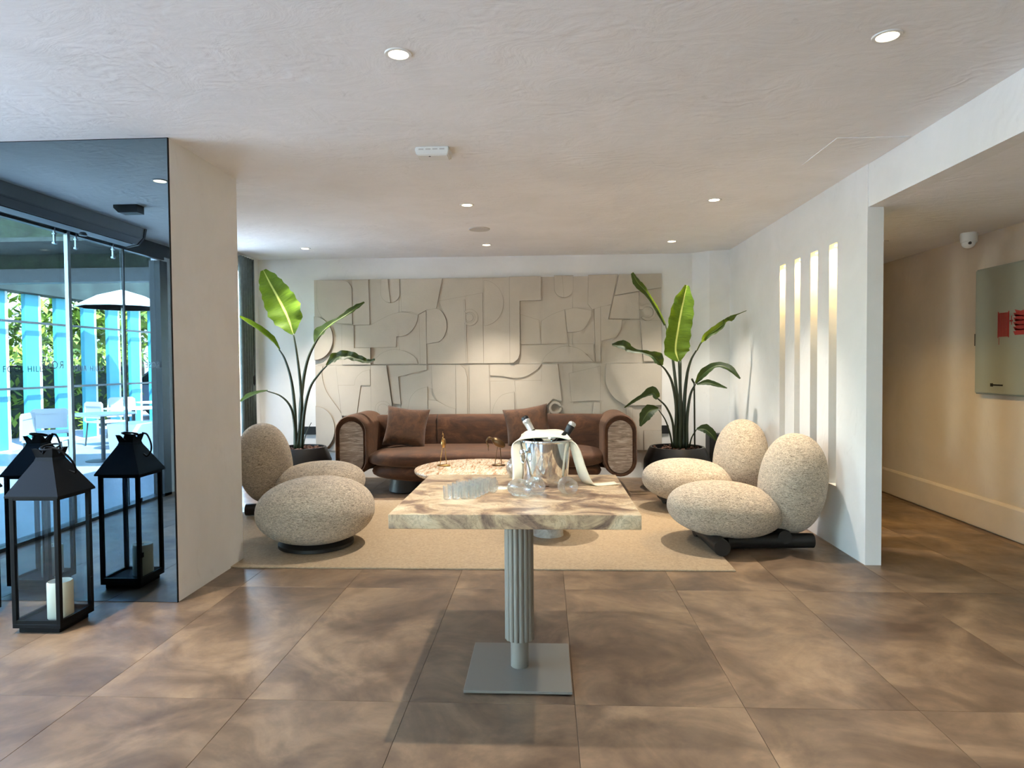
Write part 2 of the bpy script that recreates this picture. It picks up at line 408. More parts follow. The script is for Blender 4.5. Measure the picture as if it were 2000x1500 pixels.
# lounge left wall with its window
struct('wall_left_lounge', box(box(B(XLL-.15, XLL, 8.03, YB, 0, ZC), XLL-.15, XLL, 6.6, 8.03, 2.62, ZC), XLL-.15, XLL, 4.69, 6.6, 0, ZC), 'wall_plaster')
w1 = struct('window_1', box(box(box(box(B(XLL-.12, XLL-.06, 6.6, 6.66, 0, 2.62), XLL-.12, XLL-.06, 7.97, 8.03, 0, 2.62),
     XLL-.12, XLL-.06, 7.30, 7.34, .06, 2.56), XLL-.12, XLL-.06, 6.6, 8.03, 2.56, 2.62), XLL-.12, XLL-.06, 6.6, 8.03, 0, .06), 'dark_grey')
for a, b in ((6.66, 7.30), (7.34, 7.97)): obj('pane', B(XLL-.095, XLL-.087, a, b, .06, 2.56), 'pane_glass', w1)
# gathered curtain and its cord
bm = NB(); pts = []; n = 60
for i in range(n+1):
    t_ = i/n; pts.append((XLL+.06+.028*math.sin(t_*PI*11), 7.60+.36*t_))
prof = pts+[(x+.004, y+.002) for x, y in reversed(pts)]
lo_ = [bm.verts.new((x, y, .03)) for x, y in pts]; hi_ = [bm.verts.new((x, y, 2.70)) for x, y in pts]
for i in range(n): bm.faces.new((lo_[i], lo_[i+1], hi_[i+1], hi_[i]))
cu = obj('curtain', bm, 'curtain', smooth=True); md = cu.modifiers.new('s', 'SOLIDIFY'); md.thickness = .004
tag(cu, 'grey gathered curtain at the lounge window behind the left plant', 'curtain')
cc = obj('curtain_cord', tube(NB(), [(XLL+.13, 7.80, 2.66), (XLL+.13, 7.80, 1.30)], .004, 6), 'black_plastic')
cc.parent = cu; cc.name = 'pull_cord'
obj('weight', lathe(NB(), [(.004, 0), (.013, .02), (.013, .10), (.004, .13)], (XLL+.13, 7.80, 1.18), 12), 'black_plastic', cc, 40)
# entrance side (seen in the mirror): solid parts of the left wall
struct('wall_left', box(box(B(XL-.12, XL, -2.9, -2.6, 0, ZC), XL-.12, XL, .15, .50, 0, ZC), XL-.12, XL, -2.6, .15, 2.55, ZC), 'wall_plaster')
w2 = struct('window_2', box(box(box(B(XL-.09, XL-.03, -2.6, -2.54, 0, 2.55), XL-.09, XL-.03, .09, .15, 0, 2.55), XL-.09, XL-.03, -1.25, -1.19, 0, 2.55), XL-.09, XL-.03, -2.6, .15, 2.49, 2.55), 'dark_grey')
for a, b in ((-2.54, -1.25), (-1.19, .09)): obj('pane', B(XL-.065, XL-.057, a, b, 0, 2.49), 'pane_glass', w2)
# rear wall with wide windows behind the photographer
struct('wall_rear', box(box(box(B(XL-.12, -3.4, YR-.12, YR, 0, ZC), -1.7, 3.8, YR-.12, YR, 0, ZC), -3.4, -1.7, YR-.12, YR, 2.5, ZC), XL-.12, XL, YR-.1, -2.9, 0, ZC), 'wall_plaster')
w3 = NB()
for x in (-3.4, -1.76): box(w3, x, x+.06, YR-.09, YR-.03, 0, 2.5)
w3 = struct('window_3', w3, 'dark_grey')
for a in (-3.34,): obj('pane', B(a, a+1.58, YR-.065, YR-.057, 0, 2.5), 'pane_glass', w3)
# sliding entrance door of glass, Y .65 .. 3.83
d1 = struct('door_1', box(box(box(B(XL-.06, XL+.06, .50, .64, 0, 2.56), XL-.06, XL+.06, .50, YM, 0.0, .03), XL-.03, XL+.03, .5, YM, 2.58, 2.62), XL-.12, XL+.02, .15, YM, 2.62, ZC), 'frame_dark')
for a, b, x in ((.64, 1.22, 0), (1.205, 2.0, .025), (1.985, 2.9, 0), (2.88, YM-.02, .025)):
    obj('pane', B(XL+x-.005, XL+x+.005, a, b, .03, 2.6), 'pane_glass', d1)
obj('pane_edge', B(XL+.012, XL+.045, 1.975, 2.01, .03, 2.6), 'steel', d1)
obj('pane_edge', B(XL+.012, XL+.030, 1.20, 1.215, .03, 2.6), 'frame_dark', d1)
obj('track', box(B(XL+.03, XL+.07, 1.2, YM, 2.60, 2.635), XL+.03, XL+.05, 1.2, YM, 2.66, 2.675), 'steel', d1)
for yv in (5.50, 5.76, 6.27):
    y = V_(yv); bm = NB(); box(bm, XL+.03, XL+.045, y-.008, y+.008, 2.47, 2.61, .002); box(bm, XL+.025, XL+.055, y-.016, y+.016, 2.46, 2.48, .004); box(bm, XL+.025, XL+.055, y-.014, y+.014, 2.54, 2.555, .003)
    obj('pane_hanger', bm, 'steel', d1)
def text(s, size, y, z, toward, mat, x=XL+.036):
    c = bpy.data.curves.new('lettering', 'FONT'); c.body = s; c.size = size; c.extrude = .0006; c.space_character = 1.25
    c.materials.append(M[mat]); o = bpy.data.objects.new('lettering', c); C.objects.link(o); o.parent = d1
    ax = Vector((0, toward, 0)); n = ax.cross(Vector((0, 0, 1)))
    o.matrix_local = Matrix(((ax.x, 0, n.x, x), (ax.y, 0, n.y, y), (0, 1, n.z, z), (0, 0, 0, 1)))
text('FOUR HILLS', .070, V_(4.920), 1.375, -1, 'letter_grey'); text('FOUR HILLS', .070, V_(5.656), 1.375, -1, 'letter_white')
text('ROSE', .094, V_(5.575), 1.40, 1, 'letter_white'); text('ROSE', .094, V_(7.012), 1.40, 1, 'letter_white')
# air curtain over the door
ac = thing('air_curtain', 'long grey air curtain housing under the ceiling above the glass entrance door', 'air curtain', (-3.98, V_(5.3), ZC))
bm = prism(NB(), [(-.14, -.14), (-.07, -.17), (.04, -.15), (.10, -.09), (.12, 0), (-.14, 0)], -1.0, 1.15)
obj('housing', bm, 'housing_grey', ac)
obj('end_cap', prism(NB(), [(-.145, -.145), (-.07, -.178), (.045, -.155), (.107, -.09), (.127, 0), (-.145, 0)], -1.03, -1.0), 'dark_grey', ac)
for k in range(3): obj('grille_slat', B(.02+.03*k, .03+.03*k, -.95, 1.1, -.158+.028*k, -.15+.028*k), 'dark_grey', ac)
obj('sensor', lathe(NB(), [(.03, 0), (.034, .012), (.02, .03)], (0, -.3, -.2), 16), 'sensor_dark', ac, 40)
cs = obj('ceiling_sensor', prism(NB(), [(-.10, -.025), (-.06, -.065), (.10, -.065), (.10, 0), (-.10, 0)], -.05, .05), 'black_plastic', loc=(-3.44, V_(5.40), ZC))
tag(cs, 'small black box fixed to the ceiling near the glass entrance door', 'sensor')

# ---------------------------------------------------------------- ceiling fittings
ring = lathe(NB(), [(.040, 0), (.043, -.004), (.056, -.004), (.058, -.001), (.058, 0)], seg=32)
def make_downlight():
    t = thing('downlight', '', 'downlight', (0, 0, ZC))
    bm = NB()
    lathe(bm, [(.042, .0), (.044, -.005), (.057, -.005), (.060, 0), (.0601, .002), (.042, .0021)], seg=32)
    obj('trim_ring', bm, 'white_plastic', t, 40)
    obj('lens', lathe(NB(), [(.0, -.004), (.03, -.0035), (.042, -.001), (.042, .001)], seg=24), 'lamp_lens', t, 40)
    return t
dl0 = None
dls = [(-.622, 2.884, 'round recessed downlight nearest the camera, above the marble table'),
       (1.421, 2.86, 'round recessed downlight at the upper right of the ceiling near the beam'),
       (-.643, 5.596, 'round recessed downlight between the white alarm box and the ceiling speaker'),
       (1.400, 5.588, 'round recessed downlight over the pair of pebble chairs on the right'),
       (-.643, 7.455, 'round recessed downlight behind the round ceiling speaker, in front of the relief'),
       (1.401, 7.426, 'round recessed downlight above the plant on the right'),
       (-2.714, 7.489, 'round recessed downlight above the plant on the left'),
       (-2.76, 2.95, 'round recessed downlight seen in the tinted mirror')]
dls += [(x, y, 'round recessed downlight behind the photographer') for x in (-2.75, -.64, 1.41) for y in (.35, -2.2)]
BEH = {(-2.75, .35): 'left row, nearest', (-.64, .35): 'middle row, nearest', (1.41, .35): 'right row, nearest', (-2.75, -2.2): 'left row, farthest', (-.64, -2.2): 'middle row, farthest', (1.41, -2.2): 'right row, farthest'}
for x, y, lab in dls:
    lab += ', '+BEH[(x, y)] if (x, y) in BEH else ''
    if dl0 is None: dl0 = make_downlight(); o = dl0; o.location = (x, y, ZC); o['label'] = lab
    else: o = dup(dl0, (x, y, ZC), None, lab)
    o['group'] = 'recessed ceiling downlights' if y > 2 else 'downlights behind the photographer'
    ld = bpy.data.lights.new('lamp', 'SPOT'); ld.energy = DOWN_W*((1.0 if y > 2 else .35) if x < 1 else (.5 if y > 2 else .2)); ld.spot_size = math.radians(82); ld.spot_blend = 1.0
    ld.shadow_soft_size = .022; ld.color = (1, .91, .79)
    lo = bpy.data.objects.new('lamp', ld); C.objects.link(lo); lo.parent = o; lo.location = (0, 0, -.03)
al = thing('alarm_box', 'white rectangular alarm box with slots on the ceiling ahead of the camera', 'alarm', (-.684, 4.17, ZC))
bm = NB(); vs = []
for z, sx, sy in ((0, .105, .075), (-.03, .105, .072), (-.048, .095, .055)): vs.append([bm.verts.new((a*sx, b*sy, z)) for a, b in ((-1, -1), (1, -1), (1, 1), (-1, 1))])
for A, Bq in zip(vs, vs[1:]):
    for i in range(4): bm.faces.new((A[i], A[(i+1) % 4], Bq[(i+1) % 4], Bq[i]))
bm.faces.new(vs[0]); bm.faces.new(vs[-1]); bmesh.ops.bevel(bm, geom=bm.edges[:], offset=.006, segments=2, affect='EDGES')
obj('cover', bm, 'white_plastic', al, 40)
for k in range(4): obj('slot', B(-.082+.043*k, -.052+.043*k, -.0752, -.0735, -.02, -.012), 'grey_plastic', al)
obj('indicator', lathe(NB(), [(.006, 0), (.006, -.003), (0, -.004)], (-.02, -.035, -.0475), 12), 'sensor_dark', al)
cs2 = obj('ceiling_speaker', lathe(NB(), [(.0, -.006), (.085, -.006), (.098, -.010), (.105, -.004), (.106, 0)], seg=40), 'grey_plastic', loc=(-.637, 6.586, ZC), smooth=40)
tag(cs2, 'flat round grille of a ceiling speaker between two downlights', 'speaker')
sc2 = thing('security_camera', 'white dome security camera where the corridor ceiling meets the wall', 'camera', (3.50, 5.70, ZCC))
obj('mount', lathe(NB(), [(.062, 0), (.064, -.02), (.06, -.075), (.05, -.085)], seg=24), 'white_plastic', sc2, 40)
obj('dome', superq(NB(), (-.01, -.01, -.085), (.05, .05, .042), nu=24, nv=14), 'white_plastic', sc2, True)
obj('lens', lathe(NB(), [(.012, 0), (.012, .015), (0, .018)], (-.025, -.045, -.09), 12, M3=Matrix.Rotation(PI/2, 3, 'X')), 'sensor_dark', sc2)
sd = obj('smoke_detector', lathe(NB(), [(.0, -.016), (.03, -.016), (.05, -.008), (.05, 0)], seg=28), 'ceiling_plaster', loc=(2.95, 6.0, ZCC), smooth=40)
tag(sd, 'small round disc on the corridor ceiling beside the beam', 'smoke detector')

# ---------------------------------------------------------------- fire hose cabinet in the corridor
fc = thing('fire_hose_cabinet', 'grey-green fire hose cabinet with red pictograms on the corridor wall', 'cabinet', (XW, 5.3, 1.13))
obj('body', B(-.045, 0, -.62, .45, 0, 1.03, .004), 'cabinet_paint', fc)
dr = obj('door', B(-.058, -.046, -.612, .442, .012, 1.018, .003), 'cabinet_paint', fc)
obj('hinge', B(-.052, -.03, .45, .462, .40, .50), 'black_plastic', fc)
obj('latch', box(B(-.062, -.058, .10, .24, .075, .087), -.064, -.058, .215, .24, .068, .094), 'black_plastic', dr)
X = -.0592
hr = NB(); box(hr, X-.001, X, .035, .045, .455, .66); box(hr, X-.001, X, .155, .165, .455, .66)
for k in range(7): box(hr, X-.001, X, .045+.0158*k, .045+.0158*k+.012, .462, .65)
box(hr, X-.001, X, .146, .151, .40, .455); box(hr, X-.001, X, .005, .013, .55, .62); box(hr, X-.001, X, -.005, .03, .575, .588)
obj('hose_pictogram', hr, 'sign_red', dr)
fm = NB()
for k in range(5):
    y = -.06; z = .47+.035*k
    prism(fm, [(y+.03, z), (y+.05, z+.03), (y+.02, z+.028), (y+.035, z+.055), (y-.03, z+.04), (y-.09, z+.05), (y-.085, z)], X-.001, X, flip='X')
obj('flame_pictogram', fm, 'sign_red', dr)

# ---------------------------------------------------------------- rug
rg = obj('rug', B(-2.9, 1.275, 4.50, 6.80, 0.0, .011, .004), 'rug'); tag(rg, 'large flat woven beige rug under the lounge seating', 'rug')

# ---------------------------------------------------------------- relief wall
rp = thing('relief_panel', 'wide taupe relief of geometric shapes mounted on the back wall above the sofa', 'wall relief', (-2.868, 8.20, 0))
US = 4.291/2828; ux = lambda u: (u-55)*US; vz = lambda v_: 2.477-(v_-107)*US
D0 = .0
cols = [55, 758, 1455, 2172, 2883]
for a, b in zip(cols, cols[1:]):
    obj('base_panel', B(ux(a)+.0008, ux(b)-.0008, 0, .03, vz(806)+.001, vz(107)), 'relief_paint', rp)
    obj('base_panel', B(ux(a)+.0008, ux(b)-.0008, 0, .03, vz(1512), vz(806)-.001), 'relief_paint', rp)
def arc(cx, cy, r, a0, a1, n=14, ry=None):
    ry = ry or r
    return [(cx+r*math.cos(math.radians(a0+(a1-a0)*i/n)), cy+ry*math.sin(math.radians(a0+(a1-a0)*i/n))) for i in range(n+1)]
def crv(pts, n=6): return [(p.x, p.y) for p in spline([(a, b, 0) for a, b in pts], n)]
shapes = [
 (2, [(85, 112)]+[(300, 112)]+arc(290, 195, 82, -80, 0, 8)+[(372, 470)]+crv([(165, 455), (105, 385), (82, 290), (85, 120)])),
 (1, [(375, 112), (508, 112), (515, 475), (375, 478)]),
 (3, [(58, 408)]+arc(60, 585, 150, -88, 88, 20, 176)+[(58, 762)]),
 (2, [(285, 474), (384, 482), (384, 664), (384, 803), (285, 803)]),
 (3, [(386, 668), (520, 668), (520, 803), (386, 803)]),
 (1, [(612, 110), (765, 110)]+arc(689, 222, 77, 0, 180, 16)),
 (2, [(612, 110), (672, 110), (690, 299)]+arc(689, 222, 76.5, 92, 180, 9)),
 (1, [(386, 486), (524, 480)]+crv([(524, 480), (600, 440), (700, 395), (800, 378), (915, 405)])+crv([(915, 405), (900, 470), (850, 540), (790, 572), (735, 577)])+[(730, 661), (386, 665)]),
 (1, crv([(540, 800), (555, 762), (620, 707), (710, 683), (800, 697), (880, 742), (910, 800)])),
 (2, [(925, 400), (981, 372), (983, 803), (930, 803), (930, 640)]),
 (1, [(775, 110), (1117, 110), (1065, 352), (985, 362), (918, 398), (860, 376), (780, 372)]),
 (2, [(986, 366), (1060, 352)]+arc(1050, 490, 100, -80, 70, 16, 140)+[(986, 638)]),
 (1, [(1088, 292), (1445, 230), (1447, 799), (987, 801), (987, 642), (1085, 628), (1155, 560), (1155, 440), (1120, 370)]),
 (2, arc(1340, 428, 66, -130, 130, 20)+arc(1340, 428, 44, 130, -130, 20)),
 (2, arc(1338, 428, 30, 0, 330, 16)),
 (2, [(1290, 285), (1300, 283), (1318, 796), (1308, 796)]),
 (2, [(1458, 130)]+arc(1448, 312, 166, -84, 84, 22, 184)+[(1458, 494)]),
 (1, [(1450, 112), (1662, 108), (1662, 800), (1450, 800)]),
 (3, [(1665, 106), (1917, 104), (1917, 295), (1745, 299), (1745, 720), (1730, 766), (1692, 798), (1665, 798)]),
 (1, [(2027, 100), (2177, 100)]+arc(2102, 200, 75, 0, 180, 16)),
 (2, [(2027, 100), (2088, 100), (2103, 274)]+arc(2102, 200, 74.5, 92, 180, 9)),
 (1, [(1918, 466)]+crv([(1920, 463), (2000, 415), (2107, 374)])+[(2133, 645), (1918, 649)]),
 (2, crv([(2112, 374), (2200, 362), (2325, 384)])+crv([(2325, 384), (2310, 450), (2260, 530), (2200, 552), (2130, 555)])),
 (1, [(1752, 408), (1900, 455), (1915, 648), (1752, 648)]),
 (2, crv([(1922, 794), (1960, 738), (2040, 684), (2125, 668), (2220, 690), (2290, 745), (2335, 794)])),
 (1, [(2140, 651), (2336, 651), (2350, 795), (2342, 795), (2285, 735), (2220, 688), (2140, 664)]),
 (2, [(2345, 372), (2394, 356), (2394, 794), (2356, 794)]),
 (2, [(2397, 354), (2477, 341), (2455, 456), (2630, 458), (2565, 462), (2560, 540), (2520, 600), (2397, 628)]),
 (1, [(2300, 98), (2536, 97), (2480, 335), (2330, 374), (2295, 330)]),
 (2, [(2545, 97), (2880, 96), (2880, 205), (2700, 232), (2510, 262)]),
 (1, [(2505, 270), (2702, 240), (2708, 455), (2462, 450)]),
 (2, [(2706, 235), (2714, 235), (2714, 352)]+arc(2772, 402, 66, -130, 140, 22)+arc(2772, 402, 46, 140, -150, 20)+[(2706, 380)]),
 (2, [(2712, 470), (2880, 470), (2880, 793), (2738, 793)]),
 (1, [(60, 812), (118, 812)]+crv([(118, 812), (112, 900), (150, 1030), (262, 1195), (282, 1280)])+[(282, 1400), (60, 1400)]),
 (2, [(232, 812), (518, 812), (520, 1220), (272, 1222)]),
 (3, [(522, 812), (650, 812), (692, 1125), (692, 1220), (522, 1220)]),
 (3, [(250, 972), (385, 972)]+crv([(385, 972), (400, 915), (450, 865), (515, 846)])+[(517, 972), (437, 974), (398, 1222), (275, 1222)]),
 (3, [(60, 1142)]+arc(60, 1330, 154, -85, 85, 20, 185)+[(60, 1512)]),
 (3, arc(620, 1170, 66, 20, 340, 24)+arc(620, 1170, 44, 340, 20, 24)),
 (1, [(662, 812), (982, 812), (982, 850), (745, 905), (764, 1132), (700, 1128)]),
 (1, [(824, 1205)]+crv([(825, 1160), (845, 1080), (900, 1018), (984, 990)])+[(988, 1205)]),
 (1, [(1020, 812), (1218, 812), (1218, 1205), (1150, 1180), (1070, 1110), (1030, 1030)]),
 (2, [(1221, 812), (1258, 812), (1296, 846), (1312, 910), (1312, 1240), (1221, 1240)]),
 (1, [(1330, 812), (1490, 812), (1500, 1240), (1330, 1240)]),
 (2, crv([(992, 1096), (1060, 1104), (1150, 1150), (1215, 1170)])+[(1215, 1260), (992, 1260)]),
 (1, [(1498, 812), (1917, 812)]+crv([(1895, 845), (1800, 905), (1700, 922), (1600, 905), (1502, 900)])),
 (1, [(1502, 948), (1698, 944), (1717, 1160), (1717, 1260), (1502, 1260)]),
 (2, crv([(1516, 1240), (1530, 1150), (1590, 1065), (1696, 1035)])+[(1700, 1240)]),
 (2, [(1702, 944), (1916, 942), (1916, 985), (1922, 812), (2050, 812), (2082, 1110), (2010, 1092), (1962, 1140), (1950, 1240), (1722, 1240)]),
 (3, arc(2028, 1165, 52, 0, 340, 24)+arc(2028, 1165, 34, 340, 0, 24)),
 (1, [(2140, 888), (2392, 832), (2392, 955), (2392, 1108), (2160, 1114)]),
 (2, [(2338, 1122), (2388, 1122), (2394, 1240), (2324, 1240)]),
 (2, [(2440, 812), (2880, 812), (2880, 1148), (2590, 1148)]+crv([(2590, 1148), (2500, 1085), (2442, 985), (2432, 900)])),
 (1, [(2600, 1160), (2650, 1160), (2650, 1500), (2600, 1500)]),
 (2, [(2740, 1352), (2880, 1352), (2880, 1510), (2740, 1510)]),
]
for i, (h, poly) in enumerate(shapes):
    pts = []
    for a, b in poly:
        q = (ux(a), vz(b))
        if not pts or abs(q[0]-pts[-1][0])+abs(q[1]-pts[-1][1]) > 1e-3: pts.append(q)
    if abs(pts[0][0]-pts[-1][0])+abs(pts[0][1]-pts[-1][1]) < 1e-3: pts.pop()
    yf = -.010*h-.0005*(i % 7)
    bm = prism(NB(), pts, yf, 0.0); nf = len(bm.faces)
    for (a0, b0), (a1, b1) in zip(pts, pts[1:]+pts[:1]):      # edge shadow painted dark round every shape, 3 mm proud of its side
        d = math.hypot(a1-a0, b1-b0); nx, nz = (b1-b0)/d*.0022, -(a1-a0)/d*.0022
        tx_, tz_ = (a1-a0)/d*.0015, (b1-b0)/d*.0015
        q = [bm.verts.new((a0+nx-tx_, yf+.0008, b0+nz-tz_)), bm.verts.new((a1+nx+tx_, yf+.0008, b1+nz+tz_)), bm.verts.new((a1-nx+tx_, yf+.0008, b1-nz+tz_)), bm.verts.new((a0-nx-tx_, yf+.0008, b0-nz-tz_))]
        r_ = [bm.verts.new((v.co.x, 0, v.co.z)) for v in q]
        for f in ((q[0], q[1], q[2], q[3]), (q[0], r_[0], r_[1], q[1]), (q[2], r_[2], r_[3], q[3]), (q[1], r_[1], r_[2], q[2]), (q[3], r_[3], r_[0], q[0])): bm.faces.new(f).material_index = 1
    obj('raised_shape', bm, ('relief_paint', 'relief_edge_shade'), rp)
rl = obj('wall_rail', B(-3.035, 1.515, 8.232, YB, .545, .645), 'black_plastic'); tag(rl, 'black horizontal rail on the back wall behind the relief panel', 'rail')

# ---------------------------------------------------------------- sofa
sf = thing('sofa', 'long brown velvet sofa with stone inlaid oval arms below the relief', 'sofa', (-.655, 7.6, 0))
XO = .655
bmx = lambda x: x+XO
def stadium(cx, z0, z1, w, n=14):
    r = w/2
    return [(cx+r*math.cos(a), z1-r+r*math.sin(a)) for a in [PI*i/n for i in range(n+1)]]+[(cx+r*math.cos(a), z0+r+r*math.sin(a)) for a in [PI+PI*i/n for i in range(n+1)]]
for sx, x0, x1 in ((-1, -2.285, -1.935), (1, .625, .975)):
    cx = bmx((x0+x1)/2); w_ = x1-x0; bm = NB()
    # rounded arm: stacked stadium rings along y
    rings = []
    for y, s_ in ((-.45, .86), (-.475, .90), (-.49, .95), (-.475, 1.0), (-.40, 1.03), (.25, 1.03), (.36, .98), (.40, .9), (.41, .7)):
        cz = .535; rings.append([bm.verts.new((cx+(px-cx)*s_, y, cz+(pz-cz)*(1-(1-s_)*.55))) for px, pz in stadium(cx, .20, .865, w_)])
    for A, Bq in zip(rings, rings[1:]):
        for i in range(len(A)): j = (i+1) % len(A); bm.faces.new((A[i], A[j], Bq[j], Bq[i]))
    bm.faces.new(list(reversed(rings[0]))); bm.faces.new(rings[-1])
    arm = obj('armrest', bm, 'brown_velvet', sf, 50)
    ins = obj('stone_inlay', prism(NB(), stadium(cx, .235, .80, w_*.74), -.465, -.40), 'travertine', arm)
    ins['label'] = 'streaky brown and grey stone inlay'
# backrest: profile swept along a shallow U
path = spline([(-1.86, -.10, 0), (-1.78+XO*0, .08, 0), (-1.60, .24, 0), (-1.2, .30, 0), (-.4, .32, 0), (.0, .32, 0), (.4, .32, 0), (1.2, .30, 0), (1.60, .24, 0), (1.78, .08, 0), (1.86, -.10, 0)], 6)
path = [Vector((p.x*.80, p.y, 0)) for p in path]
bm = NB(); rings = []
for i, p in enumerate(path):
    a = path[max(i-1, 0)]; b = path[min(i+1, len(path)-1)]; d = (b-a).normalized(); nrm = Vector((-d.y, d.x, 0))
    ring = []
    for k in range(20):
        th = 2*PI*k/20; ox = .13*sgp(math.cos(th), .55); oz = .31*sgp(math.sin(th), .5)
        ring.append(bm.verts.new((p.x+nrm.x*ox, p.y+nrm.y*ox, .51+oz)))
    rings.append(ring)
for A, Bq in zip(rings, rings[1:]):
    for k in range(20): j = (k+1) % 20; bm.faces.new((A[k], A[j], Bq[j], Bq[k]))
bm.faces.new(list(reversed(rings[0]))); bm.faces.new(rings[-1])
obj('backrest', bm, 'brown_velvet', sf, 60)
obj('seam', tube(NB(), [(-.62, .185, .50), (-.62, .178, .66), (-.62, .19, .78), (-.62, .25, .822)], .004, 6), 'black_wood', sf)
obj('seat_cushion', superq(NB(), (0, -.12, .385), (1.30, .48, .10), .55, .38, 96, 20), 'brown_velvet', sf, True)
obj('seat_base', superq(NB(), (0, -.10, .245), (1.27, .47, .14), .8, .40, 96, 20), 'brown_velvet', sf, True)
for x in (-.90, .0, .90): obj('drum_foot', lathe(NB(), [(.19, 0), (.20, .01), (.18, .16)], (x, -.22, 0), 36), 'dark_grey', sf, 40)
def pillow(name, w_, h_, th, loc, rot, mat):
    bm = NB(); n = 18; G = [[], []]
    for s_ in (0, 1):
        for j in range(n+1):
            row = []
            for i in range(n+1):
                u = -1+2*i/n; v_ = -1+2*j/n
                e = (max(0, (1-u**4))*max(0, 1-v_**4))**.5
                pin = 1-.09*(1-abs(u)**1.5)*abs(v_)**2; pin2 = 1-.09*(1-abs(v_)**1.5)*abs(u)**2
                row.append(bm.verts.new((u*w_/2*pin2, (-1 if s_ == 0 else 1)*(th/2*e+.003), v_*h_/2*pin)))
            G[s_].append(row)
    for s_ in (0, 1):
        for j in range(n):
            for i in range(n):
                q = (G[s_][j][i], G[s_][j][i+1], G[s_][j+1][i+1], G[s_][j+1][i]); bm.faces.new(q if s_ == 0 else q[::-1])
    edge = [(0, i) for i in range(n)]+[(j, n) for j in range(n)]+[(n, i) for i in range(n, 0, -1)]+[(j, 0) for j in range(n, 0, -1)]
    for k in range(len(edge)):
        a, b = edge[k], edge[(k+1) % len(edge)]
        bm.faces.new((G[1][a[0]][a[1]], G[1][b[0]][b[1]], G[0][b[0]][b[1]], G[0][a[0]][a[1]]))
    o = obj(name, bm, mat, None, 70); o.location = loc; o.rotation_euler = rot; return o
tag(pillow('throw_pillow', .50, .46, .17, (-1.60, 7.585, .695), (-.26, .10, -.06), 'cushion_velvet'), 'dark brown square throw pillow at the left end of the sofa', 'pillow', 'throw pillows on the sofa')
tag(pillow('throw_pillow', .52, .46, .18, (-.20, 7.60, .70), (-.26, -.14, .05), 'cushion_velvet'), 'lighter brown square throw pillow tilted behind the bottles near the sofa middle', 'pillow', 'throw pillows on the sofa')

# ---------------------------------------------------------------- pebble chairs and pouf
def pebfn(p):
    n_ = noise.noise(p*2.2)*.012
    return p*(1+n_)
def make_chair():
    t = thing('pebble_chair', '', 'chair')
    R = lambda a: Matrix.Rotation(a, 3, 'Y')
    obj('seat', superq(NB(), (0, 0, .265), (.435, .40, .205), .92, .95, 56, 32, R(.05), pebfn), 'boucle', t, True)
    obj('backrest', superq(NB(), (.515, .02, .465), (.235, .335, .385), .92, .95, 56, 32, R(.16), pebfn), 'boucle', t, True)
    for y in (-.17, .20):
        bm = NB(); tube(bm, spline([(-.05 if y < 0 else -.2, y-.06, .062), (.1, y, .058), (.62, y+.04, .058)], 5), .055, 18)
        obj('log_leg', bm, 'black_wood', t, 50)
    bm = NB(); tube(bm, [(-.10, -.40, .062), (-.16, .36, .062)], .060, 18); obj('log_leg', bm, 'black_wood', t, 50)
    bm = NB(); tube(bm, [(.40, -.20, .095), (.42, .25, .095)], .05, 16); obj('log_leg', bm, 'black_wood', t, 50)
    return t
ch = make_chair(); ch.location = (1.385, 5.22, .009); ch.rotation_euler = (0, 0, -.04)
tag(ch, 'beige boucle pebble chair on black log feet, nearer of the two on the right', 'chair', 'boucle pebble chairs')
dup(ch, (1.375, 6.50, .009), .06, 'beige boucle pebble chair behind the nearer one on the right, by the plant', 'boucle pebble chairs')
dup(ch, (-2.185, 6.32, .012), PI+.05, 'beige boucle pebble chair on the left, partly hidden by the column', 'boucle pebble chairs')
pf = thing('pebble_pouf', 'large beige boucle egg shaped pouf on a flat black base, front left of rug', 'pouf', (-1.79, 5.08, .011))
obj('cushion', superq(NB(), (0, 0, .275), (.452, .42, .255), .93, .96, 60, 34, Matrix.Rotation(-.03, 3, 'Y'), pebfn), 'boucle', pf, True)
obj('base', lathe(NB(), [(.27, 0), (.285, .006), (.285, .03), (.2, .045)], seg=48), 'black_wood', pf, 40)

# ---------------------------------------------------------------- round tables
ct = thing('coffee_table', 'round coffee table with a banded cream and rust marble top before the sofa', 'table', (-.655, 6.36, .011))
obj('tabletop', lathe(NB(), [(.53, .352), (.58, .358), (.600, .378), (.603, .392), (.596, .404), (.58, .409), (.0, .409)], seg=96), 'coffee_marble', ct, 50)
obj('pedestal', lathe(NB(), [(.22, 0), (.22, .352), (.1, .353)], seg=96, flute=lambda a, z: .04*math.cos(a*24)), 'pebble_stone', ct, 50)
st = thing('side_table', 'small round stone table with cylinder foot, mostly hidden under the marble table', 'table', (.02, 5.42, .011))
obj('tabletop', lathe(NB(), [(.27, .25), (.295, .258), (.30, .275), (.295, .287), (.0, .29)], seg=64), 'pebble_stone', st, 50)
obj('foot', lathe(NB(), [(.125, 0), (.122, .006), (.122, .25), (.05, .251)], seg=48), 'pebble_stone', st, 50)

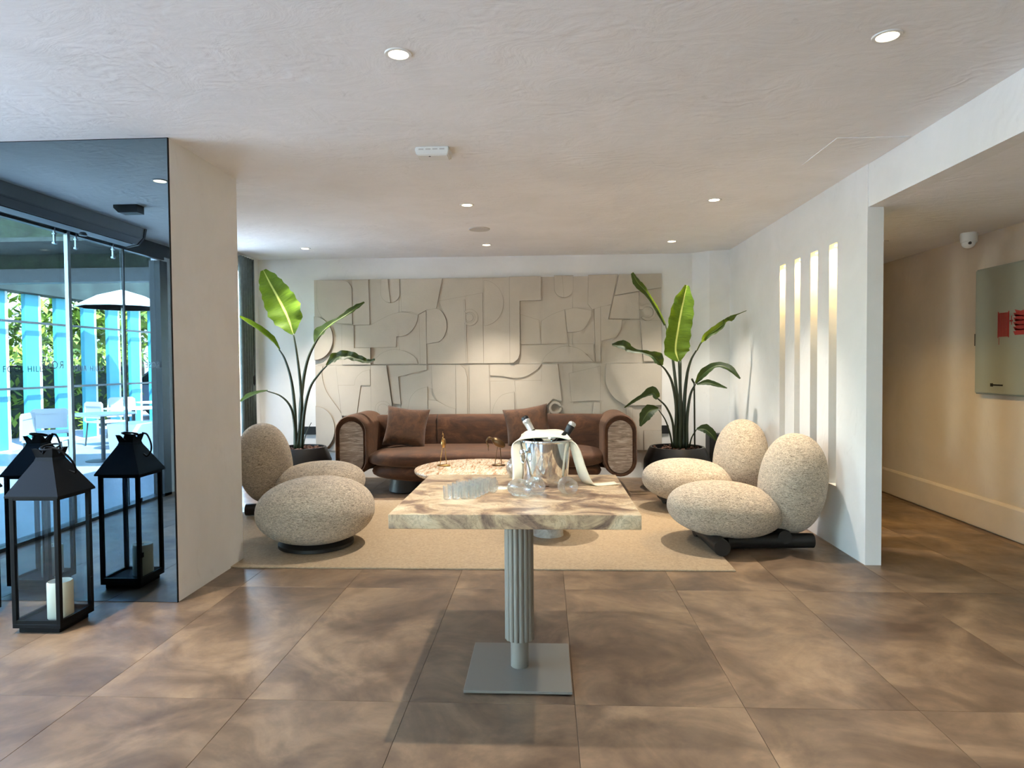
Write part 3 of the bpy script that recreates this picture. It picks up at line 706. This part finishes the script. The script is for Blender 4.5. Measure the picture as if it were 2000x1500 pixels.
# ---------------------------------------------------------------- marble pedestal table
mtb = thing('pedestal_table', 'square table with thick marble slab top on a fluted metal column', 'table', (-.1235, 3.022, 0))
obj('tabletop', B(-.49, .49, -.47, .4706, .765, .8224, .0025), 'table_marble', mtb)
bm = NB()
for k in range(16):
    a = 2*PI*(k+.5)/16; lathe(bm, [(.0132, .148), (.0132, .765)], (.054*math.cos(a), .054*math.sin(a), 0), 10)
lathe(bm, [(.054, .15), (.054, .764)], seg=32)
obj('fluted_column', bm, 'table_metal', mtb, 40)
obj('inner_tube', lathe(NB(), [(.041, .02), (.041, .155)], seg=36), 'table_metal', mtb, 40)
obj('base_plate', B(-.231, .231, -.245, .246, .008, .020, .0015), 'table_metal', mtb)
for x in (-.18, .18):
    for y in (-.19, .19): obj('foot_pad', lathe(NB(), [(.02, 0), (.02, .009)], (x, y, 0), 14), 'black_plastic', mtb)
TZ = .8226
# bucket
BX, BY = 0.0, 3.235
bk = thing('wine_bucket', 'polished steel wine bucket with ring handles on the marble table', 'bucket', (BX, BY, TZ))
obj('shell', lathe(NB(), [(.0, 0), (.100, 0), (.107, .006), (.110, .03), (.122, .205), (.131, .211), (.131, .216), (.126, .219), (.119, .214), (.104, .02), (.0, .012)], seg=64), 'chrome', bk, 40)
for ang in (math.radians(222), math.radians(42)):
    c_, s_ = math.cos(ang), math.sin(ang); hd = obj('handle_boss', lathe(NB(), [(.006, 0), (.006, .014), (.014, .02), (.016, .028), (.011, .037), (0, .04)], (.119*c_, .119*s_, .165), 18, M3=Matrix.Rotation(ang, 3, 'Z') @ Matrix.Rotation(PI/2, 3, 'Y')), 'chrome', bk, 40)
    ctr = Vector((.140*c_, .140*s_, .143)); tx = Vector((-s_, c_, 0))
    obj('ring', tube(NB(), [ctr+tx*(.020*math.cos(2*PI*k/24))+Vector((0, 0, .030*math.sin(2*PI*k/24))) for k in range(24)], .0032, 8, True), 'chrome', hd, 60)
# bottles
def bottle(name, label, foot, axis, L, mats, r0=.036):
    ax = Vector(axis).normalized(); q = Vector((0, 0, 1)).rotation_difference(ax).to_matrix()
    t = thing(name, label, 'bottle', foot)
    obj('glass_body', lathe(NB(), [(.0, .0), (r0, .0), (r0, .155), (r0*.8, .185), (.017, .235), (.0155, L-.08)], seg=28, M3=q), mats[0], t, 50)
    obj('foil_neck', lathe(NB(), [(.0162, L-.085), (.0175, L-.05), (.0185, L-.03), (.020, L-.028), (.020, L-.018), (.018, L-.015)], seg=24, M3=q), mats[1], t, 50)
    obj('cap', lathe(NB(), [(.0185, L-.016), (.0195, L-.004), (.014, L+.004), (0, L+.006)], seg=24, M3=q), mats[2], t, 50)
    return t
p1 = at(1119, 826, 3.27); f1 = Vector((-.012, 3.235, TZ+.045))
bottle('wine_bottle', 'black bottle neck with a pale cap leaning right out of the bucket', f1, p1-f1, (p1-f1).length, ('bottle_glass', 'black_plastic', 'foil_silver'), .034)
p2 = at(1024, 815, 3.33); f2 = Vector((.045, 3.26, TZ+.05))
b2 = bottle('wine_bottle', 'slim bottle neck in black and silver foil leaning left out of the bucket', f2, p2-f2, (p2-f2).length, ('bottle_glass', 'foil_silver', 'black_plastic'), .030)
# napkin
bm = NB()
NP = [((-.225, 3.09, .005), (.010, .034, 0)), ((-.165, 3.10, .006), (.012, .034, 0)), ((-.136, 3.13, .022), (.022, .022, .006)), ((-.130, 3.150, .09), (.026, .006, 0)), ((-.140, 3.185, .175), (.024, .010, .002)),
      ((-.128, 3.215, .222), (.016, .026, .014)), ((-.07, 3.26, .240), (0, .050, .014)), ((0, 3.27, .243), (0, .050, .014)), ((.07, 3.26, .240), (0, .050, .014)),
      ((.122, 3.215, .222), (-.016, .026, .014)), ((.146, 3.19, .17), (-.022, .014, .002)), ((.168, 3.18, .09), (-.024, .012, .002)), ((.198, 3.18, .022), (-.022, .022, -.004)), ((.245, 3.19, .006), (-.006, .030, 0)), ((.345, 3.215, .006), (-.010, .030, 0))]
cpath = spline([p for p, w_ in NP], 6); wpath = spline([w_ for p, w_ in NP], 6)
rows = [[c+w_*k+Vector((0, 0, TZ+.0025*math.sin(3*k+i*.35))) for i, (c, w_) in enumerate(zip(cpath, wpath))] for k in (-1, -.6, -.2, .2, .6, 1)]
G = [[bm.verts.new(p) for p in rw] for rw in rows]
for A, Bq in zip(G, G[1:]):
    for i in range(len(A)-1): bm.faces.new((A[i], A[i+1], Bq[i+1], Bq[i]))
nk = obj('napkin', bm, 'napkin', smooth=True); md = nk.modifiers.new('s', 'SOLIDIFY'); md.thickness = .0045; md.offset = 1
tag(nk, 'cream cloth napkin draped over the steel wine bucket, ends on the table', 'napkin')
# small ribbed glasses
gl0 = None; cnt = 0
for j in range(6):
    for i in range(4):
        if (i, j) in ((0, 5), (0, 4)): continue
        x = -.425+.0365*i+.0135*j; y = 2.845+.0415*j+.006*i
        if gl0 is None:
            bm = lathe(NB(), [(0, 0), (.0135, 0), (.0155, .004), (.0175, .058), (.0160, .058), (.0135, .012), (0, .010)], seg=36, flute=lambda a, z: .06*math.cos(a*9))
            gl0 = obj('shot_glass', bm, 'crystal', None, 60); o = gl0
        else: o = bpy.data.objects.new('shot_glass', gl0.data); C.objects.link(o)
        o.location = (x, y, TZ); o.rotation_euler = (0, 0, random.random())
        tag(o, 'small clear ribbed shot glass in the tight cluster on the marble table', 'glass', 'ribbed shot glasses clustered on the table')
# wine glasses
def wineglass_bm():
    pr = [(0, 0), (.034, 0), (.034, .0015), (.006, .006), (.0035, .015), (.0035, .075), (.008, .083), (.026, .098), (.038, .125), (.040, .150), (.033, .190), (.0315, .190), (.0385, .150), (.0365, .126), (.025, .101), (.006, .087), (0, .086)]
    return lathe(NB(), pr, seg=36)
wg = obj('wine_glass', wineglass_bm(), 'crystal', None, 50)
def place_wg(o, loc, axis, label):
    q = Vector((0, 0, 1)).rotation_difference(Vector(axis).normalized()); o.rotation_mode = 'QUATERNION'; o.rotation_quaternion = q; o.location = loc
    tag(o, label, 'glass', 'wine glasses by the bucket')
place_wg(wg, (-.235, 2.985, TZ+.033), (.80, -.55, .05), 'clear wine glass lying leftmost of three with its foot by the napkin end')
for loc, ax, lab in (((.040, 3.075, TZ+.036), (.38, -.92, .05), 'clear wine glass lying rightmost of three, its bowl toward the table front'),
                     ((-.075, 3.085, TZ+.034), (.22, -.96, .05), 'clear wine glass lying in the middle of three, foot against the bucket')):
    o = bpy.data.objects.new('wine_glass', wg.data); C.objects.link(o); place_wg(o, loc, ax, lab)
o = obj('glass_bowl', lathe(NB(), [(0, 0), (.025, 0), (.045, .02), (.052, .05), (.045, .08), (.030, .098), (.028, .098), (.042, .079), (.049, .05), (.042, .023), (.022, .004), (0, .003)], seg=32, flute=lambda a, z: .03*math.cos(a*12)), 'crystal', None, 60)
o.location = (-.150, 3.40, TZ); tag(o, 'round ribbed clear glass behind the napkin at the left of the bucket', 'glass')

# ---------------------------------------------------------------- crane figurines
def crane(loc, label, mat, bent):
    t = thing('crane_figurine', label, 'figurine', loc)
    obj('base', superq(NB(), (0, 0, .008), (.07, .03, .012), 1, 1, 20, 10), mat, t, True)
    for x in (-.035, .03): obj('leg', tube(NB(), spline([(x, 0, .01), (x*.7, .0, .10), (x*.35+.005, 0, .19)], 4), [.0035]*9, 6), mat, t, True)
    if not bent:
        obj('body', superq(NB(), (0, 0, .225), (.024, .055, .045), 1, 1, 18, 12, Matrix.Rotation(.5, 3, 'X')), mat, t, True)
        pts = spline([(0, -.03, .235), (-.006, -.045, .265), (.004, -.03, .295), (.002, -.035, .312)], 4); obj('neck', tube(NB(), pts, [.011-.0006*i for i in range(len(pts))], 8), mat, t, True)
        obj('head', superq(NB(), (.002, -.04, .315), (.008, .014, .009), 1, 1, 12, 8), mat, t, True)
        obj('beak', tube(NB(), [(.002, -.048, .315), (.001, -.06, .345)], [.004, .001], 6), mat, t, True)
    else:
        obj('body', superq(NB(), (.0, 0, .225), (.075, .032, .04), 1, 1, 20, 12, Matrix.Rotation(.55, 3, 'Y')), mat, t, True)
        pts = spline([(-.05, 0, .255), (-.09, -.005, .275), (-.115, -.008, .24), (-.10, -.01, .20)], 4); obj('neck', tube(NB(), pts, [.013-.0006*i for i in range(len(pts))], 8), mat, t, True)
        obj('head', superq(NB(), (-.10, -.01, .195), (.009, .009, .014), 1, 1, 12, 8), mat, t, True)
        obj('beak', tube(NB(), [(-.10, -.01, .185), (-.096, -.012, .145)], [.004, .001], 6), mat, t, True)
    return t
crane((-.99, 6.42, .421), 'thin brass crane figurine standing upright, left on the coffee table', 'brass', False)
crane((-.455, 6.44, .421), 'bronze crane figurine with lowered head, right on the coffee table', 'bronze', True)

# ---------------------------------------------------------------- plants
def leaf(parent, pts, widths, mat, fold=.35, up=None, wav=.0, name='leaf'):
    """pts: 3d midrib; widths: half widths in metres; blade faces the camera side tilted by up"""
    sp = spline(pts, 7); n = len(sp)-1; k = len(widths)-1; bm = NB(); uvl = bm.loops.layers.uv.new('uv'); rows = []; ph = random.random()*6
    for i, p in enumerate(sp):
        f_ = i/n*k; a = min(int(f_), k-1); w_ = widths[a]*(1-(f_-a))+widths[a+1]*(f_-a)
        d = (sp[min(i+1, n)]-sp[max(i-1, 0)]).normalized(); nn = Vector(up or (0, -1, .15)).normalized(); s_ = d.cross(nn).normalized(); nn = s_.cross(d)
        row = []
        for j in range(-4, 5):
            u = j/4; wz = fold*w_*(abs(u)**1.2)+wav*w_*math.sin(i*1.1+ph+u)*abs(u)
            row.append(bm.verts.new(p+s_*(u*w_*(1+.05*math.sin(i*1.7+ph)))+nn*wz))
        rows.append(row)
    for i in range(n):
        for j in range(8):
            f = bm.faces.new((rows[i][j], rows[i][j+1], rows[i+1][j+1], rows[i+1][j]))
            for lp, (uu, vv_) in zip(f.loops, ((j/8, i/n), ((j+1)/8, i/n), ((j+1)/8, (i+1)/n), (j/8, (i+1)/n))): lp[uvl].uv = (uu, vv_)
    lf = obj(name, bm, mat, parent, 'raw'); lf.data.polygons.foreach_set('use_smooth', [True]*len(lf.data.polygons)); return lf
def plant(label, potc, potr, base, YB_, S, X0, Y0, stems, leaves, sname):
    root = thing('potted_plant', label, 'plant', (potc[0], potc[1], 0)); off = Vector((potc[0], potc[1], 0))
    P = lambda u, v_, dy=0: at(X0+S*u, Y0+S*v_, YB_+dy)-off
    obj('pot', lathe(NB(), [(.0, .0), (potr*.70, 0), (potr*.86, .05), (potr*1.0, .20), (potr*.98, .32), (potr*.86, .43), (potr*.80, .47), (potr*.74, .47), (potr*.74, .42), (0, .42)], seg=48), 'black_ceramic', root, 50)
    bmc = NB(); rnd = random.Random(3)
    for _ in range(170):
        a = rnd.random()*2*PI; r = potr*.72*math.sqrt(rnd.random()); s_ = .012+.012*rnd.random()
        superq(bmc, (r*math.cos(a), r*math.sin(a), .43+rnd.random()*.025), (s_, s_*.8, s_*.6), 1, 1, 6, 4, Matrix.Rotation(rnd.random()*3, 3, 'Z'))
    bc = obj('bark_mulch', bmc, 'bark_chips', root); bc['kind'] = 'stuff'
    for pts, dy, r0, r1 in stems:
        q = [P(u, v_, dy*(i/(len(pts)-1))) for i, (u, v_) in enumerate(pts)]; sp = spline(q, 6); sp[0].z = min(sp[0].z, .46)
        obj('stem', tube(NB(), sp, [r0*(1-i/(len(sp)-1))+r1*(i/(len(sp)-1)) for i in range(len(sp))], 9), 'leaf_stem', root, True)
    for pts, dy0, dy1, ws, mat, kw in leaves:
        n_ = len(pts)-1; q = [P(u, v_, dy0+(dy1-dy0)*i/n_) for i, (u, v_) in enumerate(pts)]
        leaf(root, q, [w_*S*YB_/FPX for w_ in ws], mat, **kw)
    return root
S1 = 400/1364
plant('tall bird of paradise plant in a round black pot left of the sofa', (-2.83, 7.58), .345, None, 7.58, S1, 460, 480,
  [([(415, 1350), (440, 1100), (430, 900), (405, 700), (385, 585)], -.05, .026, .008),
   ([(400, 1350), (395, 1100), (372, 900), (330, 760), (290, 690)], .1, .024, .008),
   ([(405, 1350), (392, 1180), (365, 1070), (300, 1000), (205, 966)], -.2, .020, .006),
   ([(430, 1350), (435, 1050), (470, 800), (530, 650), (600, 555)], .1, .026, .008),
   ([(440, 1350), (455, 1130), (495, 950), (560, 850), (610, 797)], -.1, .022, .007),
   ([(450, 1340), (470, 1250), (505, 1178)], -.1, .006, .004)],
  [([(385, 590), (345, 470), (285, 350), (230, 250), (185, 162)], -.05, .06, [12, 88, 112, 100, 84, 62, 18], 'leaf_bright', dict(up=(.25, -1, .1), fold=.18, wav=.10)),
   ([(292, 692), (240, 630), (160, 565), (90, 520), (25, 475)], .1, -.15, [10, 34, 36, 34, 14], 'leaf_mid', dict(up=(.3, -.5, 1), fold=.5)),
   ([(215, 966), (150, 980), (90, 1005), (30, 1040)], -.2, -.3, [6, 16, 24, 10], 'leaf_dark', dict(up=(.2, -.6, .9), fold=.5)),
   ([(530, 655), (570, 585), (640, 520), (730, 465), (800, 420), (860, 378)], .1, .15, [6, 52, 30, 13, 26, 24, 8], 'leaf_mid', dict(up=(-.5, -.8, .3), fold=.5, wav=.1)),
   ([(605, 797), (660, 752), (740, 735), (820, 755), (880, 772), (930, 760)], -.1, -.2, [5, 34, 34, 26, 16, 8], 'leaf_dark', dict(up=(.1, -.9, .5), fold=.5, wav=.2))], 'l')
S2 = 340/1109
plant('tall bird of paradise plant in a wide black pot right of the sofa', (1.48, 7.55), .375, None, 7.55, S2, 1160, 480,
  [([(545, 1300), (548, 1100), (548, 900), (540, 730)], -.1, .030, .010),
   ([(525, 1300), (535, 1050), (505, 740), (480, 590), (455, 500)], .12, .024, .007),
   ([(515, 1300), (525, 1050), (500, 880), (462, 800), (425, 758)], -.12, .022, .007),
   ([(515, 1300), (502, 1130), (465, 1035), (420, 985), (385, 962)], -.18, .016, .006),
   ([(505, 1300), (485, 1200), (455, 1110), (408, 1040)], -.25, .012, .005),
   ([(570, 1300), (575, 1020), (592, 830), (618, 730), (652, 668)], .05, .026, .008),
   ([(590, 1300), (592, 1120), (612, 960), (648, 876)], -.08, .024, .009),
   ([(575, 1300), (560, 1100), (552, 900), (553, 730)], .03, .022, .010),
   ([(605, 1300), (622, 1225), (655, 1168)], -.15, .010, .005),
   ([(642, 884), (625, 850)], -.08, .009, .012)],
  [([(540, 738), (520, 660), (535, 540), (560, 400), (592, 252)], -.1, -.02, [12, 80, 84, 78, 78, 66, 14], 'leaf_bright', dict(up=(.2, -1, 0), fold=.25, wav=.04)),
   ([(455, 505), (400, 395), (330, 290), (280, 235), (245, 172)], .12, .2, [8, 15, 14, 26, 26, 10], 'leaf_mid', dict(up=(-.8, -.6, .3), fold=.5)),
   ([(435, 762), (395, 715), (330, 685), (240, 668), (190, 640), (115, 632)], -.12, -.2, [8, 42, 20, 12, 26, 34, 8], 'leaf_dark', dict(up=(-.1, -.9, .5), fold=.5, wav=.1)),
   ([(405, 972), (370, 935), (310, 960), (250, 995), (195, 1032)], -.18, -.2, [18, 36, 14, 11, 4], 'leaf_dark', dict(up=(-.1, -.8, .6), fold=.5)),
   ([(412, 1038), (360, 1050), (325, 1090), (295, 1150)], -.25, -.3, [8, 38, 36, 6], 'leaf_dark', dict(up=(-.1, -.9, .4), fold=.4)),
   ([(650, 672), (690, 600), (770, 540), (850, 482), (900, 448), (972, 415)], .05, -.50, [10, 16, 24, 20, 10, 5], 'leaf_mid', dict(up=(.5, -.7, .5), fold=.6)),
   ([(648, 876), (700, 815), (780, 766), (860, 785), (930, 848)], -.08, -.45, [6, 30, 24, 26, 6], 'leaf_dark', dict(up=(.1, -.8, .6), fold=.4)),
   ([(655, 884), (720, 874), (780, 888), (848, 908)], -.08, -.15, [5, 22, 18, 4], 'leaf_dark', dict(up=(0, -.8, .6), fold=.4)),
   ([(655, 1168), (705, 1170), (750, 1205), (778, 1245)], -.15, -.2, [6, 34, 30, 4], 'leaf_dark', dict(up=(.2, -.8, .5), fold=.4))], 'r')
bn = obj('waste_bin', box(B(1.87, 2.05, 7.66, 7.86, 0, .585, .006), 1.885, 2.035, 7.675, 7.845, .585, .592), 'black_plastic')
tag(bn, 'tall narrow black bin between the right plant pot and the chair', 'bin')

# ---------------------------------------------------------------- lanterns
def make_lantern():
    t = thing('lantern', '', 'lantern')
    h = .132
    obj('base', box(B(-h, h, -h, h, .028, .052, .003), -h+.02, h-.02, -h+.02, h-.02, 0, .028, .003), 'black_metal', t)
    for x in (-h+.0115, h-.0115):
        for y in (-h+.0115, h-.0115): obj('corner_post', B(x-.0115, x+.0115, y-.0115, y+.0115, .05, .728, .002), 'black_metal', t)
    for s_ in (-1, 1):
        y = s_*(h-.008)
        for zz in (.052, .708):
            obj('rail', B(-h+.02, h-.02, y-.007, y+.007, zz, zz+.018), 'black_metal', t); obj('rail', B(y-.007, y+.007, -h+.02, h-.02, zz, zz+.018), 'black_metal', t)
    for s_ in (-1, 1):
        obj('pane', B(-h+.022, h-.022, s_*(h-.010)-.0015, s_*(h-.010)+.0015, .066, .712), 'lantern_glass', t)
        obj('pane', B(s_*(h-.010)-.0015, s_*(h-.010)+.0015, -h+.022, h-.022, .066, .712), 'lantern_glass', t)
    obj('hinge', box(B(h, h+.006, h-.03, h-.012, .55, .58), h, h+.006, h-.03, h-.012, .20, .23), 'black_metal', t)
    bm = NB(); rg_ = []
    for z, s_ in ((.722, h+.014), (.732, h+.014), (.905, .052), (.925, .046)): rg_.append([bm.verts.new((a*s_, b*s_, z)) for a, b in ((-1, -1), (1, -1), (1, 1), (-1, 1))])
    for A, Bq in zip(rg_, rg_[1:]):
        for i in range(4): bm.faces.new((A[i], A[(i+1) % 4], Bq[(i+1) % 4], Bq[i]))
    bm.faces.new(rg_[0]); bm.faces.new(rg_[-1]); obj('roof', bm, 'black_metal', t)
    bm = NB()   # flared crown: four plates with a V notch
    for k in range(4):
        R_ = Matrix.Rotation(k*PI/2, 3, 'Z')
        pl = [(-.046, -.046, .922), (.046, -.046, .922), (.060, -.058, .972), (.030, -.056, .970), (0, -.050, .938), (-.030, -.056, .970), (-.060, -.058, .972)]
        a = [bm.verts.new(R_ @ Vector(p)) for p in pl]; b = [bm.verts.new(R_ @ (Vector(p)+Vector((0, .004, 0)))) for p in pl]
        for q in (a, b[::-1]): bm.faces.new([q[i] for i in range(7)])
        for i in range(7): bm.faces.new((a[i], b[i], b[(i+1) % 7], a[(i+1) % 7]))
    cr = obj('crown', bm, 'black_metal', t)
    obj('cap_ring', tube(NB(), [(.045*math.cos(2*PI*k/28), .045*math.sin(2*PI*k/28), .975+.012*math.sin(2*PI*k/28)) for k in range(28)], .0055, 8, True), 'black_metal', t, 60)
    pts = spline([(.052, -.05, .975), (.085, -.045, .965), (.125, -.02, .915), (.138, .0, .865), (.125, .02, .832), (.095, .01, .845)], 5)
    obj('handle', tube(NB(), pts, .0058, 8), 'black_metal', t, 60)
    return t
ln = make_lantern(); ln.location = (-2.688, 3.478, 0)
ln['label'] = 'black metal lantern with glass panes and pyramid roof standing before the mirror'; ln['group'] = 'black floor lanterns'
dup(ln, (-3.27, 3.52, 0), None, 'black metal lantern just outside the left edge, seen only in the mirror', 'black floor lanterns')
def candle(loc, lab):
    o = obj('pillar_candle', lathe(NB(), [(0, 0), (.058, 0), (.061, .004), (.061, .192), (.057, .198), (.050, .194), (.0, .188)], seg=36), 'candle_wax', None, 40); o.location = loc
    tag(o, lab, 'candle', 'candles inside the lanterns'); obj('wick', tube(NB(), [(0, 0, .186), (.002, 0, .202)], .0015, 6), 'black_plastic', o)
candle((-2.635, 3.455, .053), 'thick cream pillar candle inside the front black lantern')
candle((-3.215, 3.50, .053), 'thick cream pillar candle in the lantern seen only in the mirror')

# ---------------------------------------------------------------- outside, seen in the mirror through the glass door
dk = obj('terrace_shade_sheet', B(-9.3, XL-.14, -9, 3.6, -.03, -.022), 'terrace_shaded'); tag(dk, 'darker grey sheet standing for shaded ground between the glass door and the aqua columns', 'shaded_ground', kind='structure')  # darker sheet over the pale ground paints the shade near the door
tf = obj('terrace_ground', B(-40, XL-.13, -40, 30, -.3, -.03), 'terrace_floor'); tag(tf, 'pale paved terrace ground outside the glass entrance', 'ground', kind='structure')
obj('rear_ground', B(XL-.13, 12, -40, YR-.13, -.3, -.03), 'terrace_floor', tf)
pg = thing('pergola', 'dark pergola frame with canopy over the terrace outside the glass door', 'pergola', (-6.6, V_(8.6), -.03))
obj('header', B(-2.4, 2.3, -.09, .09, 2.57, 2.75), 'dark_grey', pg)
for x in (-2.4, 2.2): obj('post', B(x-.07, x+.07, -.09, .09, 0, 2.57), 'dark_grey', pg)
obj('canopy', B(-2.4, 2.26, -.1, .9, 2.95, 3.0), 'canopy_fabric', pg)
obj('leafy_screen', B(-2.4, 2.28, -.08, .0, 2.75, 3.6), 'hedge_dark', pg)
cq = None
for k in range(9):
    yv = 11.86+.772*(k-1)
    cmn = (-9.5, V_(yv), -.03)
    if cq is None:
        cq = thing('terrace_column', '', 'column', cmn)
        obj('shaft', B(-.03, .05, -.17, .15, 0, 2.80, .01), 'column_aqua', cq); obj('sunlit_edge', B(-.02, .055, -.23, -.171, .0, 2.80, .01), 'white_and_sunlit_edge', cq); o = cq  # sunlight painted as a white strip along each shaft
        cq['label'] = 'pale aqua terrace column with its sunlit side painted as a white edge, in the row seen in the mirror'; cq['group'] = 'pale aqua columns along the terrace'
    else: o = dup(cq, cmn)
rlg = thing('terrace_railing', 'dark horizontal rails running along the row of aqua columns', 'railing', (-9.38, V_(14.2), 0))
obj('fascia', B(-.3, .08, -4.2, 3.9, 2.78, 3.5), 'canopy_fabric', rlg)
for z in (1.05, 2.24): obj('rail', B(.03, .07, -3.4, 3.6, z-.02, z+.02), 'dark_grey', rlg)
rnd = random.Random(11)
def tree(x, y, h, r, lab, dens=900):
    t = thing('tree', lab, 'tree', (x, y, -.03), group='trees beyond the terrace')
    obj('trunk', tube(NB(), [(0, 0, 0), (.05, .02, h*.3), (0, .05, h*.62)], [.16, .12, .07], 10), 'trunk', t, True)
    bm = NB()
    for _ in range(dens):
        d = Vector((rnd.gauss(0, 1), rnd.gauss(0, 1), rnd.gauss(0, 1))).normalized()*(rnd.random()**.4)
        c = Vector((d.x*r, d.y*r, h*.62+d.z*r*.85)); s_ = .10+.12*rnd.random()
        a = Vector((rnd.gauss(0, 1), rnd.gauss(0, 1), rnd.gauss(0, 1))).normalized(); b = a.cross(Vector((0, 0, 1))).normalized()
        bm.faces.new([bm.verts.new(c+a*s_), bm.verts.new(c+b*s_*.5), bm.verts.new(c-a*s_), bm.verts.new(c-b*s_*.5)])
    f = obj('foliage', bm, 'foliage', t); f['kind'] = 'stuff'
for i, (x, yv, h, r, lab) in enumerate([(-13.0, 15.0, 4.0, 1.3, 'sunlit green tree behind the aqua columns, leftmost in the mirror'), (-12.8, 18.0, 4.2, 1.3, 'green tree behind the aqua columns near the middle of the glass door'),
        (-13.4, 21.4, 4.6, 1.5, 'green tree behind the aqua columns near the right door frame'), (-12.4, 8.8, 3.4, 1.3, 'dark bushy tree at the left edge of the mirror view')]): tree(x, V_(yv), h, r, lab)
hg = thing('hedge', 'dark clipped hedge behind the row of aqua columns', 'hedge', (-11.2, V_(14.4), -.03))
obj('stems', B(-.25, .25, -3.0, 3.6, 0, 1.5), 'hedge_dark', hg)
bm = NB()
for _ in range(2600):
    c = Vector((rnd.uniform(-.38, .42), rnd.uniform(-3.1, 3.8), rnd.uniform(.05, 1.9))); a = Vector((rnd.gauss(0, 1), rnd.gauss(0, 1), rnd.gauss(0, 1))).normalized()*.11; b = a.cross(Vector((.3, .2, 1))).normalized()*.05
    bm.faces.new([bm.verts.new(c+a), bm.verts.new(c+b), bm.verts.new(c-a), bm.verts.new(c-b)])
o = obj('leaves', bm, 'foliage', hg); o['kind'] = 'stuff'
fb = thing('building', 'grey building with dark windows far behind the terrace trees', 'building', (-19, V_(26), 0))
obj('wall', B(-.5, .5, -12, 12, -.03, 3.6), 'facade', fb)
for k in range(9):
    wn = obj('window', B(.5, .53, -10.4+2.5*k, -9.4+2.5*k, 1.0, 2.7), 'white_and_sunlit_edge', fb); obj('pane', B(.53, .54, -10.32+2.5*k, -9.48+2.5*k, 1.08, 2.62), 'window_dark', wn)
aw = obj('shade_slab', B(-5.9, XLL-.16, 5.9, 9.2, 2.78, 2.86), 'canopy_fabric'); tag(aw, 'flat grey slab added outside the lounge window to shade the terrace', 'shade_slab')  # added slab shades the ground so less light reaches the lounge ceiling
# parasol
ps = thing('parasol', 'white open parasol above the terrace tables', 'parasol', (-8.4, V_(12.9), -.022))
obj('pole', lathe(NB(), [(.025, 0), (.025, 2.97)], seg=12), 'steel', ps); obj('base', lathe(NB(), [(.28, 0), (.28, .06), (.03, .08)], seg=24), 'dark_grey', ps)
obj('canopy', lathe(NB(), [(.80, 2.62), (.81, 2.64), (.42, 2.86), (.05, 2.97), (0, 2.98), (0, 2.96), (.41, 2.84), (.78, 2.62)], seg=10), 'parasol_fabric', ps)
def terrace_chair():
    t = thing('terrace_chair', '', 'chair')
    obj('seat', B(-.25, .25, -.24, .24, .43, .46, .01), 'rattan', t)
    obj('backrest', prism(NB(), [(-.27, .46), (-.25, .78), (-.20, .82), (.20, .82), (.25, .78), (.27, .46), (.24, .46), (.22, .74), (-.22, .74), (-.24, .46)], .22, .25), 'rattan', t)
    obj('back_panel', B(-.22, .22, .225, .24, .52, .74), 'rattan', t)
    for x in (-.22, .22):
        for y in (-.21, .21): obj('leg', tube(NB(), [(x*1.15, y*1.15, 0), (x, y, .43)], .014, 8), 'dark_grey', t)
    return t
tc = terrace_chair(); tc.location = (-6.9, V_(8.9), -.03); tc.rotation_euler = (0, 0, 1.2)
tag(tc, 'pale terrace chair nearest the glass door, left in the mirror', 'chair', 'terrace chairs')
spots = [(-7.7, 10.0, -.6, 'pale terrace chair at the left table in the mirror, behind the nearest one'), (-6.1, 10.9, 2.0, 'pale terrace chair between the two door panes in the mirror'),
         (-8.1, 11.9, .4, 'pale terrace chair by the parasol pole'), (-6.2, 12.2, -1.4, 'pale terrace chair right of the parasol pole'), (-8.8, 13.4, 2.6, 'pale terrace chair closest to the aqua columns'), (-7.2, 14.1, .2, 'farthest pale terrace chair in the mirror')]
for x, yv, rz, lab in spots: dup(tc, (x, V_(yv), -.03), rz, lab, 'terrace chairs')
def terrace_table(x, yv, lab):
    t = thing('terrace_table', lab, 'table', (x, V_(yv), -.03), group='terrace tables')
    obj('tabletop', lathe(NB(), [(.42, .715), (.45, .72), (.45, .74), (0, .745)], seg=32), 'white_and_sunlit_edge', t, 40)
    obj('pedestal', lathe(NB(), [(.24, 0), (.24, .015), (.03, .03), (.03, .715)], seg=20), 'dark_grey', t, 40)
terrace_table(-6.8, 9.9, 'round white terrace table nearest the glass door'); terrace_table(-7.2, 11.3, 'round white terrace table under the parasol'); terrace_table(-7.9, 13.3, 'round white terrace table farthest from the door')
pb = obj('planter_box', prism(NB(), [(-.32, 0), (.32, 0), (.38, .62), (-.38, .62)], -.3, .3), 'planter_white', loc=(-5.95, V_(9.6), -.03)); tag(pb, 'white tapered planter box outside beside the right door frame', 'planter')
# car
cr = thing('car', 'pale blue parked car beyond the terrace at the right of the glass door', 'car', (-10.3, V_(18.6), -.03))
side = [(-2.1, .35), (-2.1, .75), (-1.95, .86), (-1.1, .95), (-.55, 1.38), (.7, 1.42), (1.4, .98), (2.05, .9), (2.1, .35)]
bm = prism(NB(), side, -.82, .82); bmesh.ops.bevel(bm, geom=bm.edges[:], offset=.06, segments=2, affect='EDGES'); obj('body', bm, 'car_paint', cr, 40)
gw = [(-1.02, .97), (-.52, 1.33), (.64, 1.36), (1.2, 1.0)]
for s_ in (-.823, .823): obj('window', prism(NB(), gw, s_-.008, s_+.008), 'window_dark', cr)
obj('windscreen', prism(NB(), [(-1.16, .95), (-1.12, .97), (-.60, 1.385), (-.64, 1.37)], -.68, .68), 'window_dark', cr)
for x in (-1.35, 1.3):
    for y in (-.78, .78): obj('wheel', lathe(NB(), [(.2, -.1), (.33, -.09), (.33, .09), (.2, .1)], (x, y, .33), 24, M3=Matrix.Rotation(PI/2, 3, 'X')), 'black_plastic', cr, 40)
